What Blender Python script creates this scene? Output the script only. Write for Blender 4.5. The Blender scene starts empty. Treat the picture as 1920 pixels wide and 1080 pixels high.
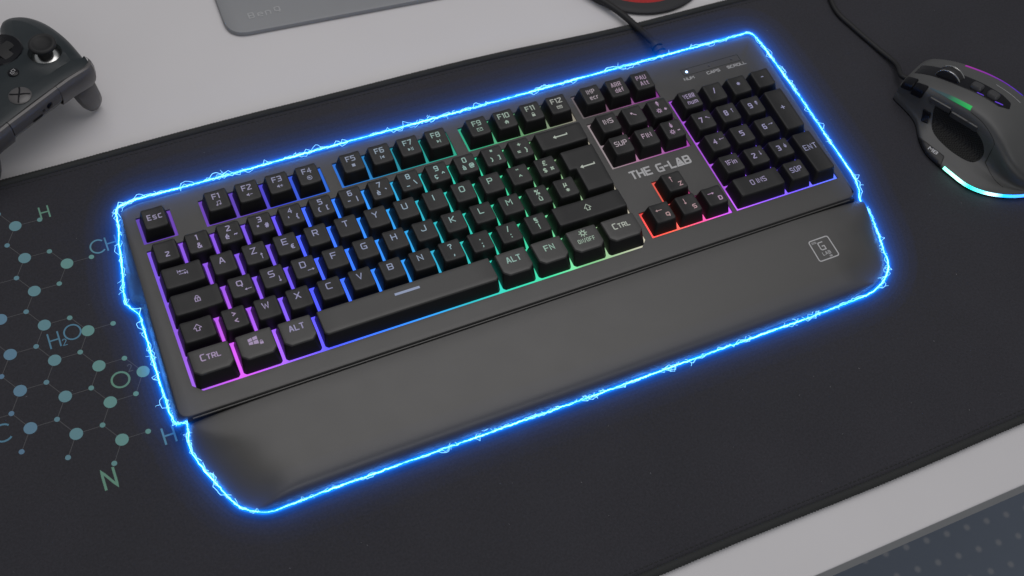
import bpy, bmesh, math, random
from mathutils import Vector, Matrix
from mathutils.bvhtree import BVHTree
from mathutils.geometry import delaunay_2d_cdt
random.seed(7)
scene = bpy.context.scene
COL = scene.collection
U = 1.905                     # key pitch in cm; one Blender unit is one centimetre
PLATE, TOP = 1.8, 2.7         # height of the keyboard's top plate and of the key tops above the mat

# ---------------------------------------------------------------- helpers
def lin(c):
    return tuple(((v/255)/12.92 if v/255 <= .04045 else ((v/255+.055)/1.055)**2.4) for v in c)

WORLD={}
class MB:
    def __init__(s): s.v=[]; s.f=[]; s.m=[]; s.c=[]
    def vert(s, p): s.v.append(tuple(p)); return len(s.v)-1
    def face(s, idx, m=0, c=(1,1,1)): s.f.append(tuple(idx)); s.m.append(m); s.c.append(c)
    def poly(s, pts, m=0, c=(1,1,1)): s.face([s.vert(p) for p in pts], m, c)
    def loft(s, rings, m=0, closed=True, c=(1,1,1), cap0=False, cap1=False, loop=False):
        ids=[[s.vert(p) for p in r] for r in rings]
        n=len(ids[0]); k=len(ids)
        for a in range(k if loop else k-1):
            A=ids[a]; B=ids[(a+1)%k]
            for i in range(n if closed else n-1):
                j=(i+1)%n
                mm = m(a,i) if callable(m) else m
                s.face((A[i],A[j],B[j],B[i]), mm, c)
        if cap0: s.face(ids[0][::-1], m if not callable(m) else m(0,0), c)
        if cap1: s.face(ids[-1], m if not callable(m) else m(k-2,0), c)
        return ids
    def box(s, x0,x1,y0,y1,z0,z1,m=0):
        s.loft([[(x0,y0,z0),(x1,y0,z0),(x1,y1,z0),(x0,y1,z0)],[(x0,y0,z1),(x1,y0,z1),(x1,y1,z1),(x0,y1,z1)]],m,cap0=True,cap1=True)
    def tube(s, path, r, n=8, closed=False, m=0, cap=True, ell=1.0):
        P=[Vector(p) for p in path]; N=len(P); rings=[]; nrm=None
        for i in range(N):
            if closed: t=P[(i+1)%N]-P[i-1]
            else: t=P[min(i+1,N-1)]-P[max(i-1,0)]
            if t.length<1e-9: t=Vector((1,0,0))
            t.normalize()
            ref=Vector((0,0,1)) if abs(t.z)<.95 else Vector((1,0,0))
            if nrm is None: nrm=(ref-t*ref.dot(t)).normalized()
            else:
                q=nrm-t*nrm.dot(t)
                nrm=q.normalized() if q.length>1e-6 else (ref-t*ref.dot(t)).normalized()
            b=t.cross(nrm); rr=r(i) if callable(r) else r
            rings.append([P[i]+(nrm*math.cos(a)*ell+b*math.sin(a))*rr for a in [2*math.pi*k/n for k in range(n)]])
        s.loft(rings, m, loop=closed, cap0=cap and not closed, cap1=cap and not closed)
    def build(s, name, mats, parent=None, loc=(0,0,0), smooth=35, color=False, recalc=True):
        me=bpy.data.meshes.new(name)
        o=Vector(loc)
        me.from_pydata([Vector(p)-o for p in s.v],[],s.f)
        if not isinstance(mats,(list,tuple)): mats=[mats]
        for mm in mats: me.materials.append(mm)
        for p,k in zip(me.polygons,s.m): p.material_index=k
        if color:
            at=me.color_attributes.new('Col','FLOAT_COLOR','CORNER')
            for p,c in zip(me.polygons,s.c):
                for li,vi in zip(p.loop_indices,p.vertices):
                    cc=c(s.v[vi]) if callable(c) else c
                    at.data[li].color=(cc[0],cc[1],cc[2],1)
        if recalc:
            bm=bmesh.new(); bm.from_mesh(me); bmesh.ops.recalc_face_normals(bm,faces=bm.faces); bm.to_mesh(me); bm.free()
        if smooth:
            for p in me.polygons: p.use_smooth=True
            me.set_sharp_from_angle(angle=math.radians(smooth))
        me.update()
        ob=bpy.data.objects.new(name,me); COL.objects.link(ob)
        if parent:
            ob.parent=parent
            ob.location=o-WORLD.get(parent.name,parent.location)
        else: ob.location=o
        WORLD[ob.name]=o.copy()
        return ob

def thing(name, label, cat, loc=(0,0,0), group=None):
    o=bpy.data.objects.new(name,None); COL.objects.link(o); o.location=loc
    o.empty_display_size=.5
    o['label']=label; o['category']=cat
    if group: o['group']=group
    return o
def tag(o,label,cat): o['label']=label; o['category']=cat; return o

def mat(name, base, rough=.5, spec=.5, metal=0, noise=0, nscale=8, bump=0, bscale=60, coat=0, emit=None, estr=0, vcol=None, speckle=None):
    m=bpy.data.materials.new(name); m.use_nodes=True
    nt=m.node_tree; b=nt.nodes['Principled BSDF']
    b.inputs['Base Color'].default_value=(*base,1); b.inputs['Roughness'].default_value=rough
    b.inputs['Specular IOR Level'].default_value=spec; b.inputs['Metallic'].default_value=metal
    b.inputs['Coat Weight'].default_value=coat
    tc=nt.nodes.new('ShaderNodeTexCoord')
    if noise:
        n=nt.nodes.new('ShaderNodeTexNoise'); n.inputs['Scale'].default_value=nscale; n.inputs['Detail'].default_value=6
        r=nt.nodes.new('ShaderNodeMapRange'); r.inputs['To Min'].default_value=1-noise; r.inputs['To Max'].default_value=1+noise
        mx=nt.nodes.new('ShaderNodeVectorMath'); mx.operation='SCALE'; mx.inputs[0].default_value=base
        nt.links.new(tc.outputs['Object'],n.inputs['Vector']); nt.links.new(n.outputs['Fac'],r.inputs['Value'])
        nt.links.new(r.outputs['Result'],mx.inputs['Scale']); nt.links.new(mx.outputs[0],b.inputs['Base Color'])
        rr=nt.nodes.new('ShaderNodeMapRange'); rr.inputs['To Min'].default_value=rough-.06; rr.inputs['To Max'].default_value=rough+.06
        nt.links.new(n.outputs['Fac'],rr.inputs['Value']); nt.links.new(rr.outputs['Result'],b.inputs['Roughness'])
    if bump:
        n2=nt.nodes.new('ShaderNodeTexNoise'); n2.inputs['Scale'].default_value=bscale; n2.inputs['Detail'].default_value=3
        bp=nt.nodes.new('ShaderNodeBump'); bp.inputs['Strength'].default_value=bump; bp.inputs['Distance'].default_value=.02
        nt.links.new(tc.outputs['Object'],n2.inputs['Vector']); nt.links.new(n2.outputs['Fac'],bp.inputs['Height']); nt.links.new(bp.outputs['Normal'],b.inputs['Normal'])
    if emit:
        b.inputs['Emission Color'].default_value=(*emit,1); b.inputs['Emission Strength'].default_value=estr
    if vcol:
        a=nt.nodes.new('ShaderNodeVertexColor'); a.layer_name='Col'
        if 'e' in vcol:
            nt.links.new(a.outputs['Color'],b.inputs['Emission Color']); b.inputs['Emission Strength'].default_value=estr
        if 'b' in vcol: nt.links.new(a.outputs['Color'],b.inputs['Base Color'])
    return m

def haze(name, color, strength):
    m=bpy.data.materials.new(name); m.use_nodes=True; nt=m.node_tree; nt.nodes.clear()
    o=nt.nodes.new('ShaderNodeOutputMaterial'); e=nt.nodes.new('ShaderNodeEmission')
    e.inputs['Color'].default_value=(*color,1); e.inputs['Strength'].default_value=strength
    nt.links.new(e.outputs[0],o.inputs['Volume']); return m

def round_poly(pts, r, n=4):
    out=[]; N=len(pts)
    for i in range(N):
        p=Vector(pts[i]).to_2d(); a=Vector(pts[i-1]).to_2d()-p; b=Vector(pts[(i+1)%N]).to_2d()-p
        ri=r[i] if isinstance(r,(list,tuple)) else r
        d=min(ri, a.length*.48, b.length*.48)
        A=p+a.normalized()*d; B=p+b.normalized()*d
        for k in range(n+1):
            t=k/n; out.append(tuple(A*(1-t)**2+p*2*t*(1-t)+B*t*t))
    return out
def rect(x0,x1,y0,y1): return [(x0,y0),(x1,y0),(x1,y1),(x0,y1)]
def offset_poly(pts, d):
    """move a counter-clockwise outline inwards by d"""
    N=len(pts); out=[]
    for i in range(N):
        p=Vector(pts[i]); a=(p-Vector(pts[i-1])); b=(Vector(pts[(i+1)%N])-p)
        if a.length<1e-9: a=b
        if b.length<1e-9: b=a
        n1=Vector((-a.y,a.x)).normalized(); n2=Vector((-b.y,b.x)).normalized()
        n=n1+n2
        if n.length<1e-6: n=n1
        n.normalize(); k=d/max(.5,n.dot(n1))
        out.append(tuple(p+n*k))
    return out
def catmull(P, per=8, closed=False):
    P=[Vector(p) for p in P]; N=len(P); out=[]
    for i in range(N if closed else N-1):
        if closed: p0,p1,p2,p3=P[i-1],P[i],P[(i+1)%N],P[(i+2)%N]
        else: p0,p1,p2,p3=P[max(i-1,0)],P[i],P[i+1],P[min(i+2,N-1)]
        for k in range(per):
            t=k/per
            out.append(.5*((2*p1)+(p2-p0)*t+(2*p0-5*p1+4*p2-p3)*t*t+(3*p1-p0-3*p2+p3)*t**3))
    if not closed: out.append(P[-1])
    return out
def lerp_table(T, x):
    if x<=T[0][0]: return T[0][1]
    for (a,va),(b,vb) in zip(T,T[1:]):
        if x<=b:
            t=(x-a)/(b-a)
            if isinstance(va,(tuple,list)): return tuple(p+(q-p)*t for p,q in zip(va,vb))
            return va+(vb-va)*t
    return T[-1][1]

# ---------------------------------------------------------------- stroke lettering
G={}
def g(ch,w,s): G[ch]=(w,[[tuple(map(float,p.split(','))) for p in pl.split()] for pl in s.split(';')])
g('A',4,'0,0 1.7,6 2.3,6 4,0;.75,1.9 3.25,1.9'); g('B',4,'0,3 3.4,3 4,3.6 4,5.4 3.4,6 0,6 0,0 3.4,0 4,.6 4,2.4 3.4,3')
g('C',4,'4,6 .7,6 0,5.3 0,.7 .7,0 4,0'); g('D',4,'0,0 0,6 3.1,6 4,5.1 4,.9 3.1,0 0,0'); g('E',4,'4,6 0,6 0,0 4,0;0,3 3.4,3')
g('F',4,'4,6 0,6 0,0;0,3 3.4,3'); g('G',4,'4,6 .7,6 0,5.3 0,.7 .7,0 4,0 4,2.8 2.1,2.8'); g('H',4,'0,0 0,6;4,0 4,6;0,3 4,3')
g('I',.4,'.2,0 .2,6'); g('J',4,'4,6 4,.7 3.3,0 .7,0 0,.7 0,1.4'); g('K',4,'0,0 0,6;4,6 1,3 4,0;0,3 1,3'); g('L',3.6,'0,6 0,0 3.6,0')
g('M',4.4,'0,0 0,6 2.2,3 4.4,6 4.4,0'); g('N',4,'0,0 0,6 4,0 4,6'); g('O',4,'0,.7 0,5.3 .7,6 3.3,6 4,5.3 4,.7 3.3,0 .7,0 0,.7')
g('P',4,'0,0 0,6 3.3,6 4,5.3 4,3.4 3.3,2.7 0,2.7'); g('Q',4,'4,1.2 4,5.3 3.3,6 .7,6 0,5.3 0,1.9 .7,1.2 4,1.2;2.6,1.2 3.6,-.4')
g('R',4,'0,0 0,6 3.3,6 4,5.3 4,3.4 3.3,2.7 0,2.7;2,2.7 4,0'); g('S',4,'4,6 .7,6 0,5.3 0,3.7 .7,3 3.3,3 4,2.3 4,.7 3.3,0 0,0')
g('T',4,'0,6 4,6;2,6 2,0'); g('U',4,'0,6 0,.7 .7,0 3.3,0 4,.7 4,6'); g('V',4,'0,6 2,0 4,6'); g('W',5,'0,6 1.2,0 2.5,4.5 3.8,0 5,6')
g('X',4,'0,6 4,0;0,0 4,6'); g('Y',4,'0,6 2,3 4,6;2,3 2,0'); g('Z',4,'0,6 4,6 0,0 4,0')
g('0',4,'0,.5 0,5.5 .5,6 3.5,6 4,5.5 4,.5 3.5,0 .5,0 0,.5'); g('1',1.4,'0,5.6 1.2,6 1.2,0'); g('2',4,'0,6 3.4,6 4,5.4 4,4.4 0,.8 0,0 4,0')
g('3',4,'0,6 3.4,6 4,5.4 4,3.6 3.4,3 4,2.4 4,.6 3.4,0 0,0;1,3 3.4,3'); g('4',4,'3,0 3,6 0,2 4,2'); g('5',4,'4,6 0,6 0,3.4 3.4,3.4 4,2.8 4,.6 3.4,0 0,0')
g('6',4,'4,6 .6,6 0,5.4 0,.6 .6,0 3.4,0 4,.6 4,2.7 3.4,3.3 0,3.3'); g('7',4,'0,6 4,6 1.4,0'); g('8',4,'.6,3.1 0,3.7 0,5.4 .6,6 3.4,6 4,5.4 4,3.7 3.4,3.1 .6,3.1 0,2.5 0,.6 .6,0 3.4,0 4,.6 4,2.5 3.4,3.1')
g('9',4,'0,0 3.4,0 4,.6 4,5.4 3.4,6 .6,6 0,5.4 0,3.3 .6,2.7 4,2.7')
g('&',4,'4,0 .8,4.6 .8,5.5 1.4,6 2.2,6 2.8,5.4 2.6,4.4 .2,2.4 0,1 .8,0 2.4,0 4,2.4'); g("'",.4,'.2,6 .2,4.4'); g('"',1.6,'.2,6 .2,4.4;1.4,6 1.4,4.4')
g('{',2,'2,6.4 1,6 1,3.8 0,3 1,2.2 1,0 2,-.4'); g('}',2,'0,6.4 1,6 1,3.8 2,3 1,2.2 1,0 0,-.4'); g('[',1.4,'1.4,6 0,6 0,0 1.4,0'); g(']',1.4,'0,6 1.4,6 1.4,0 0,0')
g('(',1.4,'1.4,6 0,4.6 0,1.4 1.4,0'); g(')',1.4,'0,6 1.4,4.6 1.4,1.4 0,0'); g('-',2.6,'0,3 2.6,3'); g('_',3.4,'0,0 3.4,0'); g('|',.4,'.2,-.5 .2,6.5'); g('\\',2.4,'0,6 2.4,0'); g('/',2.2,'0,-.5 2.2,6.5')
g('`',1,'0,6 1,4.8'); g('^',3,'0,4 1.5,6 3,4'); g('@',5,'3.6,2 3.6,4 1.6,4 1.6,2 5,2 5,5 4,6 1,6 0,5 0,1 1,0 4.4,0'); g('+',3.6,'0,3 3.6,3;1.8,4.8 1.8,1.2'); g('=',3.4,'0,4 3.4,4;0,2 3.4,2')
g('°',1.8,'0,4.4 0,5.8 1.8,5.8 1.8,4.2 0,4.2 0,4.5'); g('~',3.4,'0,2.6 .9,3.5 2.5,2.5 3.4,3.4'); g('#',4,'1,0 1.6,6;2.6,0 3.2,6;0,2 4,2;0,4 4,4'); g('€',4,'4,6 1.6,6 .8,5.2 .8,.8 1.6,0 4,0;0,3.6 3,3.6;0,2.4 3,2.4')
g('¨',2.4,'.2,5.2 .2,5.9;2.2,5.2 2.2,5.9'); g('£',4,'4,5.4 3.4,6 1.8,6 1,5.2 1,1 0,0 4,0;0,3 3,3'); g('$',3.4,'3.4,5.2 .6,5.2 0,4.6 0,3.6 .6,3 2.8,3 3.4,2.4 3.4,1.4 2.8,.8 0,.8;1.7,6.2 1.7,-.2'); g('¤',3.2,'.6,1.6 .6,4 2.6,4 2.6,1.6 .6,1.6;0,1 .6,1.6;0,4.6 .6,4;3.2,1 2.6,1.6;3.2,4.6 2.6,4')
g('%',4.4,'4,6 .4,0;0,4.4 0,6 1.5,6 1.5,4.4 0,4.4;2.9,0 2.9,1.6 4.4,1.6 4.4,0 2.9,0'); g('µ',3.4,'0,-1.4 .6,4;.3,.8 .8,.2 2.2,.2 3,1 3.3,4;3,1 3,.2 3.6,.2'); g('*',3.2,'1.6,4.8 1.6,1.2;0,4 3.2,2;0,2 3.2,4')
g('§',3,'3,5.6 .5,6 0,4.8 2.8,3.2 3,2.2 1.6,1.8;3,.4 2.4,-.4 0,0;0,3.8 .2,3 2,2'); g('!',.4,'.2,6 .2,2;.2,.5 .2,0'); g(':',.4,'.2,4 .2,3.4;.2,.6 .2,0'); g(';',.6,'.4,4 .4,3.4;.4,.6 .4,0 0,-1.2'); g('.',.4,'.2,.7 .2,0'); g(',',.6,'.5,.8 .5,0 0,-1.2'); g('?',3.4,'0,5 0,5.6 .6,6 2.8,6 3.4,5.4 3.4,4.2 1.7,3 1.7,1.8;1.7,.5 1.7,0')
g('<',3,'3,5.2 0,3.2 3,1.2'); g('>',3,'0,5.2 3,3.2 0,1.2'); g(' ',2,'0,0 0,0')
# lower case
g('e',3.2,'0,2.2 3.2,2.2 3.2,3.4 2.6,4 .6,4 0,3.4 0,.6 .6,0 3,0'); g('é',3.2,'0,2.2 3.2,2.2 3.2,3.4 2.6,4 .6,4 0,3.4 0,.6 .6,0 3,0;1.2,5 2.2,6.2'); g('è',3.2,'0,2.2 3.2,2.2 3.2,3.4 2.6,4 .6,4 0,3.4 0,.6 .6,0 3,0;1,6.2 2,5')
g('à',3.2,'0,4 2.6,4 3.2,3.4 3.2,0 .6,0 0,.6 0,1.7 .6,2.2 3.2,2.2;1,6.2 2,5'); g('ç',3,'3,4 .6,4 0,3.4 0,.6 .6,0 3,0;1.6,0 1.9,-1.1 .8,-1.4'); g('ù',3.2,'0,4 0,.6 .6,0 3.2,0;3.2,4 3.2,0;1,6.2 2,5')
g('c',3,'3,4 .6,4 0,3.4 0,.6 .6,0 3,0'); g('r',2.2,'0,0 0,4;0,3.2 .8,4 2.2,4'); g('d',3.2,'3.2,6 3.2,0 .6,0 0,.6 0,3.4 .6,4 3.2,4'); g('f',2.2,'.8,0 .8,5.4 1.4,6 2.2,6;0,4 2.1,4'); g('t',2.2,'.8,6 .8,.6 1.4,0 2.2,0;0,4 2.1,4')
g('n',3.2,'0,0 0,4 2.6,4 3.2,3.4 3.2,0'); g('u',3.2,'0,4 0,.6 .6,0 3.2,0;3.2,4 3.2,0'); g('m',5,'0,0 0,4 4.4,4 5,3.4 5,0;2.5,4 2.5,0'); g('i',.4,'.2,0 .2,4;.2,5.4 .2,6')
def arc(cx,cy,rx,ry,a0,a1,n=20): return [(cx+rx*math.cos(math.radians(a0+(a1-a0)*k/n)),cy+ry*math.sin(math.radians(a0+(a1-a0)*k/n))) for k in range(n+1)]
G['o']=(6,[arc(3,3,3,3,0,360,28)]); G['©']=(4.4,[arc(3,3,3,3,48,312,24)])      # round O and C of the mat print
G['²']=(3,[arc(1.5,4.4,1.4,1.5,160,-40,10)+[(0,0),(3,0)]])
g('Å',4.6,'0,0 1.9,6 2.7,6 4.6,0 0,0;1,1.6 3.6,1.6;2.3,2.9 2.3,2.7')           # flask-like A of the logo

def strip(pts, w, step=.22):
    P=[Vector(p) for p in pts]
    Q=[P[0]]
    for a,b in zip(P,P[1:]):
        L=(b-a).length
        if L<1e-6: continue
        k=max(1,int(L/step))
        for i in range(1,k+1): Q.append(a+(b-a)*i/k)
    if len(Q)<2: return []
    closed=(Q[0]-Q[-1]).length<1e-5
    N=len(Q); L_=[]; R_=[]
    for i in range(N):
        if closed and i in (0,N-1): d1=(Q[-1]-Q[-2]).normalized(); d2=(Q[1]-Q[0]).normalized()
        else:
            d2=(Q[min(i+1,N-1)]-Q[min(i,N-2)]).normalized(); d1=(Q[max(i,1)]-Q[max(i-1,0)]).normalized()
        n1=Vector((-d1.y,d1.x)); n2=Vector((-d2.y,d2.x)); n=n1+n2
        if n.length<1e-5: n=n1.copy()
        n.normalize(); k=w/2/max(.55,n.dot(n1))
        L_.append(Q[i]+n*k); R_.append(Q[i]-n*k)
    if not closed:
        d=(Q[0]-Q[1]).normalized()*w*.35; L_[0]+=d; R_[0]+=d
        d=(Q[-1]-Q[-2]).normalized()*w*.35; L_[-1]+=d; R_[-1]+=d
    return [[tuple(R_[i]),tuple(R_[i+1]),tuple(L_[i+1]),tuple(L_[i])] for i in range(N-1)]
def text(s, cx, cy, h, stroke, xs=1.0, gap=1.9, align='c'):
    """lettering as groups of quads; each stroke is one group"""
    k=h/6; tot=sum(G[c][0]*xs+gap for c in s)-gap
    x=cx/k-(tot/2 if align=='c' else 0); out=[]
    for c in s:
        w,pls=G[c]
        for pl in pls:
            out.append(strip([((x+p[0]*xs)*k, cy+(p[1]-3)*k) for p in pl], stroke))
        x+=w*xs+gap
    return out
def put(mb, groups, f, m=0, c=(1,1,1), lift=.0012):
    for i,gq in enumerate(groups):
        for k,q in enumerate(gq):
            mb.poly([f(p[0],p[1],lift*i+.0004*k) for p in q], m, c)

# ---------------------------------------------------------------- materials
M=dict(
 desk=mat('white laminate',(.555,.54,.55),.42,.4,noise=.035,nscale=.12,bump=.05,bscale=20),
 deskedge_shade=mat('shaded desk edge',(.34,.335,.33),.55,.3,noise=.03,nscale=.4),  # shade of the front face is put into this greyer colour
 hem=mat('mat hem thread',(.026,.027,.027),.8,.25,noise=.25,nscale=14),
 case=mat('satin black plastic',(.045,.044,.043),.40,.5,noise=.09,nscale=.6,bump=.3,bscale=26),
 rest=mat('soft touch wrist rest',(.055,.0535,.052),.42,.5,noise=.10,nscale=.5,bump=.35,bscale=22),
 groove=mat('dark groove',(.004,.004,.004),.7,.2),
 keytop=mat('matte key plastic',(.0105,.0105,.011),.5,.36,noise=.08,nscale=1.2,bump=.1,bscale=90),
 keytop_sheen=mat('key plastic with painted sheen',(.040,.039,.038),.45,.5,noise=.06,nscale=.8,bump=.1,bscale=90),  # lighter copy of the key plastic; its colour stands in for sheen
 keyside=mat('gloss black key sides',(.011,.011,.0115),.4,.16),
 legend=mat('shine-through legend',(.26,.26,.27),.5,.3,estr=.22,vcol='e'),
 print_=mat('silver print',(.42,.42,.43),.5,.4),
 printdim=mat('grey print',(.30,.30,.31),.5,.4),
 back=mat('backlit floor',(.01,.01,.01),.6,.2,estr=1.3,vcol='e'),
 ledon=mat('lit indicator',(.3,.4,.8),.4,.5,emit=(.35,.55,1),estr=5),
 ledoff=mat('unlit indicator',(.06,.06,.065),.4,.5),
 cable=mat('braided cable',(.010,.010,.011),.6,.35),
 rubber=mat('black rubber',(.011,.011,.012),.5,.4),
 mousebody=mat('grey soft plastic',(.058,.0585,.0585),.5,.45,noise=.05,nscale=.6,bump=.1,bscale=70),
 gloss=mat('gloss black',(.005,.005,.007),.25,.22),
 mgrey=mat('dark grey button',(.030,.030,.032),.4,.5),
 chrome=mat('bright metal',(.55,.55,.54),.27,.5,metal=1),
 strip=mat('mouse light strip',(.02,.02,.02),.5,.3,estr=3.2,vcol='e'),
 stripdim=mat('mouse light and reflection line',(.02,.02,.02),.5,.3,estr=.6,vcol='e'),
 pad=mat('controller shell',(.0075,.0125,.0155),.38,.42,noise=.07,nscale=1,bump=.06,bscale=60),
 bumper=mat('controller gunmetal plastic',(.070,.066,.067),.34,.5,noise=.04,nscale=1),
 grip=mat('carbon texture grip',(.005,.005,.005),.6,.1,bump=.5,bscale=30),
 stick=mat('stick rubber',(.013,.013,.014),.62,.35,bump=.2,bscale=50),
 base=mat('grey painted metal',(.20,.205,.215),.42,.45,noise=.03,nscale=.5),
 basetext=mat('base lettering',(.34,.345,.355),.6,.4),
 coaster=mat('coaster rubber',(.020,.020,.022),.6,.35,bump=.2,bscale=20),
 matprint=mat('mat ink',(.1,.2,.25),.75,.2,vcol='b'),
 sensor=mat('pale rivet',(.30,.31,.32),.6,.3),
)
def mat_pad():
    m=mat('woven mat cloth',(.0235,.0230,.0285),.82,.28)
    nt=m.node_tree; b=nt.nodes['Principled BSDF']; tc=nt.nodes['Texture Coordinate']
    n=nt.nodes.new('ShaderNodeTexNoise'); n.inputs['Scale'].default_value=7; n.inputs['Detail'].default_value=5; n.inputs['Roughness'].default_value=.75
    n2=nt.nodes.new('ShaderNodeTexNoise'); n2.inputs['Scale'].default_value=.12; n2.inputs['Detail'].default_value=3
    ad=nt.nodes.new('ShaderNodeMath'); ad.operation='ADD'
    r=nt.nodes.new('ShaderNodeMapRange'); r.inputs['From Min'].default_value=.5; r.inputs['From Max'].default_value=1.5; r.inputs['To Min'].default_value=.35; r.inputs['To Max'].default_value=1.75
    s=nt.nodes.new('ShaderNodeVectorMath'); s.operation='SCALE'; s.inputs[0].default_value=(.0235,.0230,.0285)
    nt.links.new(tc.outputs['Object'],n.inputs['Vector']); nt.links.new(tc.outputs['Object'],n2.inputs['Vector'])
    ml=nt.nodes.new('ShaderNodeMath'); ml.operation='MULTIPLY_ADD'; ml.inputs[1].default_value=.3; ml.inputs[2].default_value=.35; nt.links.new(n2.outputs['Fac'],ml.inputs[0])
    nt.links.new(n.outputs['Fac'],ad.inputs[0]); nt.links.new(ml.outputs[0],ad.inputs[1]); nt.links.new(ad.outputs[0],r.inputs['Value'])
    nt.links.new(r.outputs['Result'],s.inputs['Scale']); nt.links.new(s.outputs[0],b.inputs['Base Color'])
    bp=nt.nodes.new('ShaderNodeBump'); bp.inputs['Strength'].default_value=.35; bp.inputs['Distance'].default_value=.03
    nt.links.new(n.outputs['Fac'],bp.inputs['Height']); nt.links.new(bp.outputs['Normal'],b.inputs['Normal'])
    b.inputs['Sheen Weight'].default_value=.05
    return m
M['pad_cloth']=mat_pad()
_nt=M['grip'].node_tree; _c=_nt.nodes.new('ShaderNodeTexChecker'); _c.inputs['Scale'].default_value=11; _c.inputs['Color1'].default_value=(.003,.003,.003,1); _c.inputs['Color2'].default_value=(.022,.022,.022,1)
_nt.links.new(_nt.nodes['Texture Coordinate'].outputs['Object'],_c.inputs['Vector']); _nt.links.new(_c.outputs['Color'],_nt.nodes['Principled BSDF'].inputs['Base Color'])

# ---------------------------------------------------------------- floor, desk, mat
mb=MB(); mb.poly([(-400,-400,-73),(500,-400,-73),(500,400,-73),(-400,400,-73)])
def mat_floor():
    m=mat('dotted blue grey floor covering',(.19,.22,.275),.6,.3,noise=.15,nscale=.05)
    nt=m.node_tree; b=nt.nodes['Principled BSDF']; tc=nt.nodes['Texture Coordinate']
    mp=nt.nodes.new('ShaderNodeMapping'); mp.inputs['Rotation'].default_value=(0,0,math.radians(5)); mp.inputs['Scale'].default_value=(1/2.9,1/2.9,1)
    nt.links.new(tc.outputs['Object'],mp.inputs['Vector'])
    fr=nt.nodes.new('ShaderNodeVectorMath'); fr.operation='FRACTION'; nt.links.new(mp.outputs[0],fr.inputs[0])
    su=nt.nodes.new('ShaderNodeVectorMath'); su.operation='SUBTRACT'; su.inputs[1].default_value=(.5,.5,0); nt.links.new(fr.outputs[0],su.inputs[0])
    sp=nt.nodes.new('ShaderNodeSeparateXYZ'); nt.links.new(su.outputs[0],sp.inputs[0])
    cb=nt.nodes.new('ShaderNodeCombineXYZ'); nt.links.new(sp.outputs[0],cb.inputs[0]); nt.links.new(sp.outputs[1],cb.inputs[1])
    ln=nt.nodes.new('ShaderNodeVectorMath'); ln.operation='LENGTH'; nt.links.new(cb.outputs[0],ln.inputs[0])
    rg=nt.nodes.new('ShaderNodeMapRange'); rg.inputs['From Min'].default_value=.10; rg.inputs['From Max'].default_value=.16; rg.inputs['To Min'].default_value=1; rg.inputs['To Max'].default_value=0
    nt.links.new(ln.outputs['Value'],rg.inputs['Value'])
    mx=nt.nodes.new('ShaderNodeMix'); mx.data_type='RGBA'; nt.links.new(rg.outputs['Result'],mx.inputs['Factor'])
    src=[l.from_socket for l in nt.links if l.to_socket==b.inputs['Base Color']][0]
    nt.links.new(src,mx.inputs['A']); mx.inputs['B'].default_value=(.32,.33,.36,1); nt.links.new(mx.outputs['Result'],b.inputs['Base Color'])
    return m
fl=mb.build('floor',mat_floor()); fl['kind']='structure'

desk=thing('desk','white laminate desk top with a front edge coloured darker for its shade under everything','desk',(20,10,-.3))
mb=MB(); out=rect(-60,110,-33.45,60)
o1=[(-60,-33.45),(110,-33.45),(110,60),(-60,60)]
prof=[(0.0,-.45),(.04,-.38),(.15,-.3)]
mb.loft([[(p[0],p[1],z) for p in offset_poly(o1,d)] for d,z in prof],0,cap1=True)
mb.build('desk_top',M['desk'],desk,(20,10,-.3),smooth=60)
mb=MB(); mb.loft([[(p[0],p[1],-2.9) for p in offset_poly(o1,.1)],[(p[0],p[1],-2.8) for p in o1],[(p[0],p[1],-.452) for p in o1]],0,cap0=True)
mb.build('edge_band',M['deskedge_shade'],desk,(20,10,-.3))

MX0,MX1,MY0,MY1=-17.5,72.5,-29.9,7.6
pad=thing('desk_mat','large black cloth desk mat with stitched hem and printed molecule diagram','desk mat',(27,-11,-.3))
def wav(x): return .05*math.sin(x*.11+1)+.04*math.sin(x*.31)
FAR=[(-20,7.6),(10,7.65),(15,7.6),(19.5,7.52),(24,7.4),(27.8,7.25),(31,7.07),(34,6.9),(37.5,6.76),(42,6.66),(46,6.6),(75,6.3)]
def far(x): return lerp_table(FAR,x)+.04*math.sin(x*.31)
mb=MB(); nx=90; ny=36; ids=[]
for j in range(ny+1):
    row=[]
    for i in range(nx+1):
        x=MX0+(MX1-MX0)*i/nx; t=j/ny; y=(MY0+wav(x))*(1-t)+far(x)*t
        row.append(mb.vert((x,y,0)))
    ids.append(row)
for j in range(ny):
    for i in range(nx): mb.face((ids[j][i],ids[j][i+1],ids[j+1][i+1],ids[j+1][i]))
per=[(0,i) for i in range(nx+1)]+[(j,nx) for j in range(1,ny+1)]+[(ny,i) for i in range(nx-1,-1,-1)]+[(j,0) for j in range(ny-1,0,-1)]
lo=[mb.vert((mb.v[ids[a][b]][0],mb.v[ids[a][b]][1],-.297)) for a,b in per]
for k in range(len(per)):
    a=per[k]; b=per[(k+1)%len(per)]
    mb.face((ids[a[0]][a[1]],lo[k],lo[(k+1)%len(per)],ids[b[0]][b[1]]))
mb.build('cloth_sheet',M['pad_cloth'],pad,(27,-11,-.3),smooth=40)
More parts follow.
